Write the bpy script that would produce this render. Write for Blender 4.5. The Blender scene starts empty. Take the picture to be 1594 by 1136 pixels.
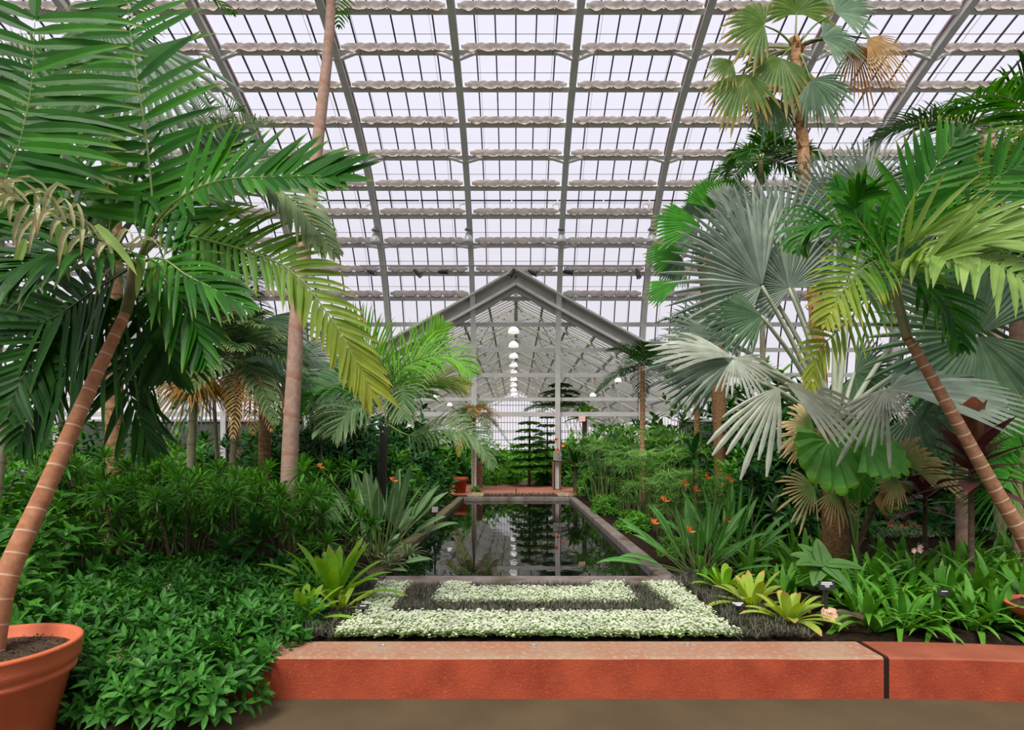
import bpy, math, random
from mathutils import Vector, Matrix, noise
random.seed(7)
SC = bpy.context.scene
COL = SC.collection
# ---------------------------------------------------------------- camera, sky, sun, exposure
F = 900.0            # focal length in pixels of the 1594-wide frame
CX, CY = 803.0, 700.0
EYE = 1.80
BED = 0.30           # level of beds and kerb tops
cam_d = bpy.data.cameras.new('camera')
cam = bpy.data.objects.new('camera', cam_d); COL.objects.link(cam)
cam.location = (0, 0, EYE); cam.rotation_euler = (math.pi / 2, 0, 0)
cam_d.sensor_width = 36.0; cam_d.lens = F / 1594.0 * 36.0
cam_d.shift_x = (797.0 - CX) / 1594.0; cam_d.shift_y = (CY - 568.0) / 1594.0
cam_d.clip_start = 0.05; cam_d.clip_end = 400
SC.camera = cam
world = bpy.data.worlds.new('overcast_sky'); SC.world = world; world.use_nodes = True
wn = world.node_tree; wn.nodes.clear()
wo = wn.nodes.new('ShaderNodeOutputWorld'); wb = wn.nodes.new('ShaderNodeBackground')
wt = wn.nodes.new('ShaderNodeTexCoord'); ws = wn.nodes.new('ShaderNodeSeparateXYZ'); wr = wn.nodes.new('ShaderNodeValToRGB')
wm = wn.nodes.new('ShaderNodeMapRange')
wn.links.new(wt.outputs['Generated'], ws.inputs[0]); wn.links.new(ws.outputs['Z'], wm.inputs[0])
wm.inputs[1].default_value = -0.1; wm.inputs[2].default_value = 1.0
wn.links.new(wm.outputs[0], wr.inputs[0])
wr.color_ramp.elements[0].color = (0.90, 0.86, 0.90, 1); wr.color_ramp.elements[0].position = 0.1
wr.color_ramp.elements[1].color = (0.80, 0.79, 0.92, 1); wr.color_ramp.elements[1].position = 0.65
wn.links.new(wr.outputs[0], wb.inputs[0]); wb.inputs[1].default_value = 1.06
wn.links.new(wb.outputs[0], wo.inputs[0])
sun_d = bpy.data.lights.new('sun', 'SUN'); sun = bpy.data.objects.new('sun', sun_d); COL.objects.link(sun)
sun_d.energy = 6.8; sun_d.angle = math.radians(28); sun_d.color = (1.0, 0.95, 0.86)
sun.rotation_euler = (math.radians(34), math.radians(-12), 0)      # high, from behind the camera
sun.location = (0, -5, 30)
SC.view_settings.view_transform = 'Standard'; SC.view_settings.look = 'None'
SC.view_settings.gamma = 1.0; SC.view_settings.exposure = 0.0; SC.view_settings.use_curve_mapping = False
SC.cycles.max_bounces = 6; SC.cycles.diffuse_bounces = 3; SC.cycles.glossy_bounces = 3
SC.cycles.transmission_bounces = 4; SC.cycles.transparent_max_bounces = 10
SC.cycles.sample_clamp_indirect = 4.0
SC.cycles.use_denoising = True

def P(px, py, Y):
    return Vector(((px - CX) / F * Y, Y, EYE + (CY - py) / F * Y))
def G(px, py, z=BED):
    Y = (EYE - z) * F / (py - CY)
    return Vector(((px - CX) / F * Y, Y, z))
def X(px, Y): return (px - CX) / F * Y
def ZZ(py, Y): return EYE + (CY - py) / F * Y
V = Vector
R = random.random
def U(a, b): return a + (b - a) * random.random()

# ---------------------------------------------------------------- materials
def mat(name, col, rough=0.6, spec=0.3, var=None, vscale=8.0, bump=0.0, bscale=40.0, metal=0.0, emit=None, estr=0.0, stain=None, sscale=2.0, s0=.5):
    m = bpy.data.materials.new(name); m.use_nodes = True
    nt = m.node_tree; b = nt.nodes['Principled BSDF']
    b.inputs['Base Color'].default_value = (*col, 1); b.inputs['Roughness'].default_value = rough
    b.inputs['Specular IOR Level'].default_value = spec; b.inputs['Metallic'].default_value = metal
    tc = nt.nodes.new('ShaderNodeTexCoord')
    last = None
    if var:
        n = nt.nodes.new('ShaderNodeTexNoise'); n.inputs['Scale'].default_value = vscale; n.inputs['Detail'].default_value = 5
        nt.links.new(tc.outputs['Object'], n.inputs['Vector'])
        r = nt.nodes.new('ShaderNodeValToRGB'); r.color_ramp.elements[0].position = 0.35; r.color_ramp.elements[1].position = 0.65
        r.color_ramp.elements[0].color = (*col, 1); r.color_ramp.elements[1].color = (*var, 1)
        nt.links.new(n.outputs['Fac'], r.inputs[0]); last = r.outputs[0]
        if stain:
            n2 = nt.nodes.new('ShaderNodeTexNoise'); n2.inputs['Scale'].default_value = sscale; n2.inputs['Detail'].default_value = 8
            nt.links.new(tc.outputs['Object'], n2.inputs['Vector'])
            r2 = nt.nodes.new('ShaderNodeValToRGB'); r2.color_ramp.elements[0].position = s0; r2.color_ramp.elements[1].position = s0 + .18
            nt.links.new(n2.outputs['Fac'], r2.inputs[0])
            mx = nt.nodes.new('ShaderNodeMix'); mx.data_type = 'RGBA'
            nt.links.new(r2.outputs[0], mx.inputs[0]); nt.links.new(last, mx.inputs[6]); mx.inputs[7].default_value = (*stain, 1)
            last = mx.outputs[2]
        nt.links.new(last, b.inputs['Base Color'])
    if bump:
        n = nt.nodes.new('ShaderNodeTexNoise'); n.inputs['Scale'].default_value = bscale; n.inputs['Detail'].default_value = 4
        nt.links.new(tc.outputs['Object'], n.inputs['Vector'])
        bp = nt.nodes.new('ShaderNodeBump'); bp.inputs['Strength'].default_value = bump; bp.inputs['Distance'].default_value = 0.02
        nt.links.new(n.outputs['Fac'], bp.inputs['Height']); nt.links.new(bp.outputs[0], b.inputs['Normal'])
    if emit:
        b.inputs['Emission Color'].default_value = (*emit, 1); b.inputs['Emission Strength'].default_value = estr
    return m

def leafmat(name, c1, c2, tip=None, tipstart=0.75, rough=0.45, trans=0.30, tcol=None, frondtip=None, spec=0.22, rib=None, edge=None):
    """per-leaf colour between c1 and c2; own tip colour; frondtip yellows the outer end of a frond"""
    m = bpy.data.materials.new(name); m.use_nodes = True
    nt = m.node_tree; L = nt.links.new; b = nt.nodes['Principled BSDF']; out = nt.nodes['Material Output']
    g = nt.nodes.new('ShaderNodeNewGeometry')
    mx = nt.nodes.new('ShaderNodeMix'); mx.data_type = 'RGBA'
    L(g.outputs['Random Per Island'], mx.inputs[0]); mx.inputs[6].default_value = (*c1, 1); mx.inputs[7].default_value = (*c2, 1)
    last = mx.outputs[2]
    uv = nt.nodes.new('ShaderNodeUVMap'); sp = nt.nodes.new('ShaderNodeSeparateXYZ'); L(uv.outputs[0], sp.inputs[0])
    at = nt.nodes.new('ShaderNodeAttribute'); at.attribute_name = 'along'
    def blend(fac_socket, lo, hi, colr, last, amount=1.0):
        r = nt.nodes.new('ShaderNodeMapRange'); L(fac_socket, r.inputs[0]); r.inputs[1].default_value = lo; r.inputs[2].default_value = hi
        r.inputs[3].default_value = 0; r.inputs[4].default_value = amount
        q = nt.nodes.new('ShaderNodeMix'); q.data_type = 'RGBA'; L(r.outputs[0], q.inputs[0]); L(last, q.inputs[6]); q.inputs[7].default_value = (*colr, 1)
        return q.outputs[2]
    if frondtip: last = blend(at.outputs['Fac'], 0.35, 1.0, frondtip, last, 0.9)
    if tip: last = blend(sp.outputs['X'], tipstart, 1.0, tip, last)
    if rib or edge:
        a = nt.nodes.new('ShaderNodeMath'); a.operation = 'SUBTRACT'; L(sp.outputs['Y'], a.inputs[0]); a.inputs[1].default_value = 0.5
        ab = nt.nodes.new('ShaderNodeMath'); ab.operation = 'ABSOLUTE'; L(a.outputs[0], ab.inputs[0])
        if rib: last = blend(ab.outputs[0], 0.09, 0.03, rib, last)
        if edge: last = blend(ab.outputs[0], 0.30, 0.38, edge, last)
    tc = nt.nodes.new('ShaderNodeTexCoord')
    n = nt.nodes.new('ShaderNodeTexNoise'); n.inputs['Scale'].default_value = 6; n.inputs['Detail'].default_value = 3
    L(tc.outputs['Object'], n.inputs['Vector'])
    hv = nt.nodes.new('ShaderNodeHueSaturation'); L(last, hv.inputs['Color'])
    mr = nt.nodes.new('ShaderNodeMapRange'); L(n.outputs['Fac'], mr.inputs[0]); mr.inputs[1].default_value = .3; mr.inputs[2].default_value = .7
    mr.inputs[3].default_value = 0.8; mr.inputs[4].default_value = 1.2; L(mr.outputs[0], hv.inputs['Value'])
    last = hv.outputs[0]
    L(last, b.inputs['Base Color']); b.inputs['Roughness'].default_value = rough; b.inputs['Specular IOR Level'].default_value = spec
    if trans > 0:
        t = nt.nodes.new('ShaderNodeBsdfTranslucent')
        h2 = nt.nodes.new('ShaderNodeHueSaturation'); h2.inputs['Saturation'].default_value = 1.2; h2.inputs['Value'].default_value = 1.35
        h2.inputs['Hue'].default_value = 0.485
        L(last, h2.inputs['Color']); L(h2.outputs[0], t.inputs['Color'])
        ms = nt.nodes.new('ShaderNodeMixShader'); ms.inputs[0].default_value = trans
        L(b.outputs[0], ms.inputs[1]); L(t.outputs[0], ms.inputs[2]); L(ms.outputs[0], out.inputs['Surface'])
    return m

def trunkmat(name, c1, c2, ring, rings=9.0, bump=0.5, rw=.16):
    """bark with leaf-scar rings along the UV length"""
    m = bpy.data.materials.new(name); m.use_nodes = True
    nt = m.node_tree; L = nt.links.new; b = nt.nodes['Principled BSDF']
    uv = nt.nodes.new('ShaderNodeUVMap'); sp = nt.nodes.new('ShaderNodeSeparateXYZ'); L(uv.outputs[0], sp.inputs[0])
    tc = nt.nodes.new('ShaderNodeTexCoord')
    n = nt.nodes.new('ShaderNodeTexNoise'); n.inputs['Scale'].default_value = 14; n.inputs['Detail'].default_value = 8; n.inputs['Roughness'].default_value = .7
    L(tc.outputs['Object'], n.inputs['Vector'])
    r = nt.nodes.new('ShaderNodeValToRGB'); r.color_ramp.elements[0].position = .35; r.color_ramp.elements[1].position = .68
    r.color_ramp.elements[0].color = (*c1, 1); r.color_ramp.elements[1].color = (*c2, 1); L(n.outputs['Fac'], r.inputs[0])
    ml = nt.nodes.new('ShaderNodeMath'); ml.operation = 'MULTIPLY'; L(sp.outputs['X'], ml.inputs[0]); ml.inputs[1].default_value = rings
    n2 = nt.nodes.new('ShaderNodeTexNoise'); n2.inputs['Scale'].default_value = 1.3; L(tc.outputs['Object'], n2.inputs['Vector'])
    ad = nt.nodes.new('ShaderNodeMath'); ad.operation = 'ADD'; L(ml.outputs[0], ad.inputs[0]); L(n2.outputs['Fac'], ad.inputs[1])
    fr = nt.nodes.new('ShaderNodeMath'); fr.operation = 'FRACT'; L(ad.outputs[0], fr.inputs[0])
    mr = nt.nodes.new('ShaderNodeValToRGB')
    mr.color_ramp.elements[0].position = 0.0; mr.color_ramp.elements[0].color = (1, 1, 1, 1)
    mr.color_ramp.elements[1].position = rw; mr.color_ramp.elements[1].color = (0, 0, 0, 1)
    e = mr.color_ramp.elements.new(0.97); e.color = (0, 0, 0, 1); e = mr.color_ramp.elements.new(1.0); e.color = (1, 1, 1, 1)
    L(fr.outputs[0], mr.inputs[0])
    mx = nt.nodes.new('ShaderNodeMix'); mx.data_type = 'RGBA'; L(mr.outputs[0], mx.inputs[0]); L(r.outputs[0], mx.inputs[6]); mx.inputs[7].default_value = (*ring, 1)
    L(mx.outputs[2], b.inputs['Base Color']); b.inputs['Roughness'].default_value = 0.8; b.inputs['Specular IOR Level'].default_value = .2
    bp = nt.nodes.new('ShaderNodeBump'); bp.inputs['Strength'].default_value = bump; bp.inputs['Distance'].default_value = .01
    L(n.outputs['Fac'], bp.inputs['Height']); L(bp.outputs[0], b.inputs['Normal'])
    return m

M = {}
M['steel'] = mat('painted_steel', (0.56, 0.56, 0.55), 0.45, 0.5, var=(0.64, 0.64, 0.61), vscale=3)
M['steel_dark'] = mat('dark_painted_steel', (0.34, 0.34, 0.31), 0.5, 0.4, var=(0.42, 0.40, 0.36), vscale=2)
M['steel_brown'] = mat('brown_timber_edge', (0.34, 0.25, 0.25), 0.6, 0.2)
M['rafter'] = mat('grey_rafter_paint', (0.17, 0.17, 0.16), 0.5, 0.3, var=(0.22, 0.22, 0.20), vscale=3)
M['bar'] = mat('glazing_bar_paint', (0.045, 0.035, 0.036), 0.6, 0.2)
M['cream_steel'] = mat('cream_painted_truss', (0.34, 0.34, 0.29), 0.5, 0.3, var=(0.27, 0.27, 0.23), vscale=5)
M['cloth'] = leafmat('shade_cloth', (0.48, 0.43, 0.385), (0.55, 0.50, 0.45), trans=.42, rough=.9, spec=.05)
M['cloth_edge'] = mat('shade_cloth_hem', (0.10, 0.07, 0.06), 0.9, 0.05)
M['soil'] = mat('soil', (0.014, 0.010, 0.007), 0.95, 0.05, var=(0.036, 0.024, 0.015), vscale=25, bump=0.8, bscale=60)
M['pot_soil'] = mat('pot_soil', (0.05, 0.035, 0.022), 0.95, 0.1, var=(0.14, 0.10, 0.065), vscale=55, bump=1.0, bscale=90)
M['kerb'] = mat('red_painted_concrete', (0.40, 0.078, 0.036), 0.8, 0.12, var=(0.29, 0.052, 0.026), vscale=4, bump=0.3, bscale=60, stain=(0.44, 0.13, 0.07), sscale=70, s0=.58)
M['kerb_top'] = mat('worn_kerb_top', (0.37, 0.24, 0.16), 0.85, 0.1, var=(0.37, 0.165, 0.105), vscale=2.2, bump=0.3, bscale=70, stain=(0.42, 0.29, 0.19), sscale=26)
M['kerb_red'] = mat('pinkish_red_concrete', (0.34, 0.10, 0.055), 0.75, 0.2, var=(0.27, 0.075, 0.04), vscale=4, bump=0.2, bscale=50)
M['joint'] = mat('dark_joint', (0.02, 0.015, 0.012), 0.9, 0.1)
M['floor'] = mat('brown_concrete_walk', (0.085, 0.062, 0.035), 0.8, 0.15, var=(0.11, 0.08, 0.045), vscale=2, bump=0.15, bscale=60)
M['rim'] = mat('weathered_concrete', (0.17, 0.135, 0.125), 0.8, 0.2, var=(0.25, 0.21, 0.195), vscale=6, bump=0.35, bscale=50, stain=(0.10, 0.075, 0.05), sscale=3)
M['rim_moss'] = mat('mossy_concrete', (0.14, 0.12, 0.075), 0.85, 0.15, var=(0.18, 0.145, 0.08), vscale=5, bump=0.4, bscale=50, stain=(0.09, 0.10, 0.02), sscale=3)
M['path'] = mat('red_path', (0.40, 0.165, 0.11), 0.8, 0.2, var=(0.42, 0.17, 0.11), vscale=4, bump=0.2)
M['wall'] = mat('grey_wall', (0.11, 0.11, 0.10), 0.8, 0.2, var=(0.075, 0.08, 0.07), vscale=3, bump=0.2, bscale=20)
M['terracotta'] = mat('terracotta', (0.66, 0.165, 0.075), 0.6, 0.25, var=(0.58, 0.14, 0.06), vscale=5, bump=0.15, bscale=60)
M['black_metal'] = mat('black_metal', (0.02, 0.02, 0.02), 0.5, 0.4)
M['sign_black'] = mat('black_plastic_label', (0.015, 0.015, 0.016), 0.35, 0.5)
M['white_ink'] = mat('white_lettering', (0.75, 0.75, 0.75), 0.6, 0.2)
M['grey_box'] = mat('grey_metal_box', (0.28, 0.28, 0.27), 0.5, 0.4)
M['rock'] = mat('dark_rock', (0.07, 0.045, 0.028), 0.9, 0.2, var=(0.12, 0.085, 0.055), vscale=14, bump=1.0, bscale=30)
M['rock_pale'] = mat('pale_stone', (0.62, 0.38, 0.25), 0.85, 0.2, var=(0.72, 0.48, 0.33), vscale=20, bump=0.5, bscale=40)
M['lamp_white'] = mat('opal_lamp', (0.8, 0.8, 0.78), 0.3, 0.5, emit=(1, 0.97, 0.93), estr=0.75)
M['lamp_glass'] = mat('ribbed_lamp_glass', (0.62, 0.64, 0.64), 0.2, 0.6)
M['lamp_metal'] = mat('lamp_metal', (0.35, 0.36, 0.36), 0.35, 0.5, metal=0.6)
M['pipe'] = mat('pale_pipe', (0.42, 0.41, 0.42), 0.4, 0.4)
M['exit_red'] = mat('exit_sign_red', (0.7, 0.12, 0.07), 0.5, 0.3, emit=(0.9, 0.25, 0.15), estr=0.35)
M['exit_face'] = mat('exit_sign_face', (0.8, 0.55, 0.5), 0.5, 0.3, emit=(1, 0.55, 0.45), estr=0.3)
M['brick'] = mat('brick_pier', (0.28, 0.13, 0.08), 0.85, 0.2, var=(0.38, 0.21, 0.13), vscale=12)

def glassmat(name, tint, gloss=0.06, milk=0.10):
    m = bpy.data.materials.new(name); m.use_nodes = True
    nt = m.node_tree; nt.nodes.clear(); L = nt.links.new
    o = nt.nodes.new('ShaderNodeOutputMaterial'); t = nt.nodes.new('ShaderNodeBsdfTransparent'); t.inputs[0].default_value = (*tint, 1)
    g = nt.nodes.new('ShaderNodeBsdfGlossy'); g.inputs['Roughness'].default_value = 0.1
    d = nt.nodes.new('ShaderNodeBsdfTranslucent'); d.inputs[0].default_value = (0.9, 0.9, 0.93, 1)
    a = nt.nodes.new('ShaderNodeMixShader'); a.inputs[0].default_value = milk; L(t.outputs[0], a.inputs[1]); L(d.outputs[0], a.inputs[2])
    b = nt.nodes.new('ShaderNodeMixShader'); b.inputs[0].default_value = gloss; L(a.outputs[0], b.inputs[1]); L(g.outputs[0], b.inputs[2])
    L(b.outputs[0], o.inputs[0]); return m
M['glass'] = glassmat('greenhouse_glass', (0.97, 0.97, 0.985))
def watermat():
    m = bpy.data.materials.new('pool_water'); m.use_nodes = True
    nt = m.node_tree; nt.nodes.clear(); L = nt.links.new
    o = nt.nodes.new('ShaderNodeOutputMaterial'); d = nt.nodes.new('ShaderNodeBsdfDiffuse'); d.inputs[0].default_value = (0.004, 0.006, 0.004, 1)
    g = nt.nodes.new('ShaderNodeBsdfGlossy'); g.inputs['Roughness'].default_value = 0.012
    fr = nt.nodes.new('ShaderNodeFresnel'); fr.inputs[0].default_value = 1.55
    tc = nt.nodes.new('ShaderNodeTexCoord'); n = nt.nodes.new('ShaderNodeTexNoise'); n.inputs['Scale'].default_value = 3
    L(tc.outputs['Object'], n.inputs['Vector']); bp = nt.nodes.new('ShaderNodeBump'); bp.inputs['Strength'].default_value = 0.02; bp.inputs['Distance'].default_value = .05
    L(n.outputs['Fac'], bp.inputs['Height']); L(bp.outputs[0], g.inputs['Normal'])
    x = nt.nodes.new('ShaderNodeMixShader'); L(fr.outputs[0], x.inputs[0]); L(d.outputs[0], x.inputs[1]); L(g.outputs[0], x.inputs[2]); L(x.outputs[0], o.inputs[0])
    return m
M['water'] = watermat()

# leaves (linear colours)
M['stem_green'] = mat('green_stem', (0.10, 0.17, 0.04), 0.5, 0.3, var=(0.16, 0.20, 0.07), vscale=6)
M['stem_brown'] = mat('brown_stem', (0.07, 0.05, 0.03), 0.8, 0.2, var=(0.12, 0.09, 0.06), vscale=20, bump=.4)
M['petiole_pale'] = mat('pale_petiole', (0.36, 0.42, 0.30), 0.5, 0.3, var=(0.44, 0.48, 0.37), vscale=8)
M['petiole_dark'] = mat('dark_petiole', (0.03, 0.025, 0.02), 0.5, 0.3)
M['rachis'] = mat('frond_rachis', (0.14, 0.24, 0.05), 0.45, 0.3, var=(0.22, 0.28, 0.08), vscale=5)
M['rachis_dark'] = mat('dark_rachis', (0.05, 0.10, 0.025), 0.5, 0.3)
M['palm'] = leafmat('palm_leaflet', (0.008, 0.088, 0.004), (0.038, 0.200, 0.008), tip=(0.20, 0.28, 0.03), tipstart=.8)
M['palm_bright'] = leafmat('bright_palm_leaflet', (0.10, 0.34, 0.02), (0.20, 0.45, 0.05), tip=(0.35, 0.38, 0.08), tipstart=.8, trans=.35)
M['palm_yellow'] = leafmat('yellowing_palm_leaflet', (0.055, 0.20, 0.02), (0.12, 0.29, 0.035), tip=(0.38, 0.34, 0.05), tipstart=.7, frondtip=(0.34, 0.38, 0.05), trans=.35)
M['palm_pale'] = leafmat('pale_palm_leaflet', (0.19, 0.34, 0.07), (0.28, 0.42, 0.11), tip=(0.36, 0.40, 0.12), tipstart=.85, trans=.3)
M['palm_under'] = leafmat('greyish_palm_leaflet', (0.16, 0.28, 0.10), (0.30, 0.40, 0.20), tip=(0.34, 0.36, 0.16), tipstart=.85)
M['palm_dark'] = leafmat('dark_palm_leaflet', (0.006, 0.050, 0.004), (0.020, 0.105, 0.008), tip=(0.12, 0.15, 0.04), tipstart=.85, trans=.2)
M['palm_grey'] = leafmat('grey_green_leaflet', (0.07, 0.16, 0.055), (0.18, 0.28, 0.12), tip=(0.36, 0.40, 0.18), tipstart=.7)
M['dead'] = leafmat('dry_leaflet', (0.42, 0.25, 0.10), (0.58, 0.38, 0.17), trans=.25, rough=.8, spec=.1)
M['dead_pale'] = leafmat('bleached_leaflet', (0.36, 0.38, 0.20), (0.56, 0.52, 0.30), tip=(.42, .27, .12), tipstart=.7, trans=.3, rough=.7, spec=.1)
M['dead_brown'] = leafmat('brown_leaflet', (0.20, 0.10, 0.035), (0.36, 0.20, 0.07), trans=.2, rough=.8, spec=.1)
M['fan_silver'] = leafmat('silver_fan_leaf', (0.14, 0.20, 0.15), (0.34, 0.41, 0.34), tip=(0.42, 0.46, 0.34), tipstart=.9, rough=.5, trans=.2)
M['fan_white'] = leafmat('pale_silver_fan_leaf', (0.40, 0.44, 0.36), (0.56, 0.60, 0.50), rough=.5, trans=.2)
M['fan_grey'] = leafmat('grey_green_fan_leaf', (0.08, 0.16, 0.085), (0.19, 0.30, 0.18), tip=(0.32, 0.38, 0.25), tipstart=.9, rough=.45, trans=.22)
M['fan_green'] = leafmat('green_fan_leaf', (0.035, 0.22, 0.015), (0.08, 0.33, 0.03), tip=(0.42, 0.42, 0.12), tipstart=.88, trans=.3)
M['fan_tatty'] = leafmat('yellow_green_fan_leaf', (0.08, 0.17, 0.03), (0.17, 0.25, 0.06), tip=(0.45, 0.30, 0.10), tipstart=.7, trans=.35)
M['drac'] = leafmat('narrow_shrub_leaf', (0.025, 0.135, 0.012), (0.13, 0.38, 0.045), tip=(0.12, 0.24, 0.05), tipstart=.8, rib=(0.10, 0.30, 0.06))
M['small'] = leafmat('small_shrub_leaf', (0.016, 0.095, 0.012), (0.070, 0.26, 0.032), trans=.2, rough=.42)
M['shrub'] = leafmat('shrub_leaf', (0.025, 0.13, 0.015), (0.09, 0.30, 0.03), trans=.22)
M['shrub_light'] = leafmat('light_shrub_leaf', (0.06, 0.24, 0.02), (0.14, 0.38, 0.04), trans=.3)
M['shrub_dark'] = leafmat('dark_shrub_leaf', (0.012, 0.07, 0.014), (0.03, 0.14, 0.022), trans=.15)
M['paddle'] = leafmat('paddle_leaf', (0.08, 0.19, 0.07), (0.18, 0.30, 0.14), rib=(0.36, 0.42, 0.18), trans=.18)
M['paddle_green'] = leafmat('green_paddle_leaf', (0.05, 0.22, 0.035), (0.12, 0.32, 0.07), rib=(0.34, 0.45, 0.18), trans=.22)
M['lime'] = leafmat('lime_strap_leaf', (0.26, 0.46, 0.03), (0.38, 0.56, 0.07), tip=(0.55, 0.32, 0.13), tipstart=.84, trans=.3)
M['strap'] = leafmat('strap_leaf', (0.04, 0.19, 0.015), (0.14, 0.38, 0.04), tip=(0.20, 0.38, 0.07), tipstart=.8, trans=.25)
M['papyrus'] = leafmat('umbel_ray', (0.08, 0.26, 0.03), (0.24, 0.46, 0.12), trans=.25)
M['mondo'] = leafmat('blackish_grass_blade', (0.06, 0.06, 0.045), (0.17, 0.155, 0.12), trans=.1, rough=.5)
M['mondo_green'] = leafmat('dull_green_grass_blade', (0.05, 0.09, 0.03), (0.09, 0.11, 0.05), trans=.1, rough=.5)
M['petal'] = leafmat('white_petal', (0.52, 0.58, 0.40), (0.70, 0.73, 0.60), trans=.2, rough=.7)
M['petal_leaf'] = leafmat('tiny_pale_leaf', (0.20, 0.36, 0.09), (0.42, 0.55, 0.22), trans=.2, rough=.6)
M['orange'] = leafmat('orange_petal', (0.75, 0.13, 0.03), (0.85, 0.25, 0.06), trans=.2)
M['purple'] = leafmat('maroon_leaf', (0.055, 0.018, 0.018), (0.13, 0.045, 0.045), tip=(0.25, 0.07, 0.05), tipstart=.85, trans=.15, rough=.35)
M['purple_up'] = leafmat('bronze_leaf', (0.17, 0.06, 0.035), (0.22, 0.12, 0.06), tip=(0.30, 0.08, 0.05), tipstart=.8, trans=.25)
M['stripe'] = leafmat('white_edged_leaf', (0.08, 0.20, 0.05), (0.12, 0.26, 0.07), edge=(0.62, 0.60, 0.42), trans=.2)
M['yellow_edge'] = leafmat('yellow_edged_leaf', (0.03, 0.09, 0.04), (0.05, 0.12, 0.05), edge=(0.60, 0.56, 0.10), trans=.1)
M['trunk'] = trunkmat('ringed_trunk', (0.30, 0.125, 0.06), (0.46, 0.22, 0.12), (0.60, 0.42, 0.29), rings=17, rw=.09)
M['trunk_small'] = trunkmat('ringed_slender_trunk', (0.20, 0.10, 0.055), (0.36, 0.19, 0.11), (0.62, 0.48, 0.34), rings=24, rw=.12)
M['trunk_grey'] = trunkmat('smooth_greyish_trunk', (0.36, 0.22, 0.165), (0.52, 0.36, 0.29), (0.38, 0.20, 0.14), rings=14)
M['trunk_rough'] = trunkmat('rough_trunk', (0.26, 0.12, 0.055), (0.62, 0.39, 0.21), (0.18, 0.09, 0.045), rings=30, bump=1)
M['trunk_pale'] = trunkmat('pale_green_trunk', (0.26, 0.25, 0.15), (0.36, 0.33, 0.22), (0.22, 0.16, 0.09), rings=10)
M['crownshaft'] = mat('green_crownshaft', (0.11, 0.15, 0.05), 0.5, 0.3, var=(0.19, 0.16, 0.08), vscale=10)
M['fibre'] = mat('brown_fibre', (0.17, 0.09, 0.04), .9, .1, var=(0.28, 0.16, 0.08), vscale=30, bump=1)

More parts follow.
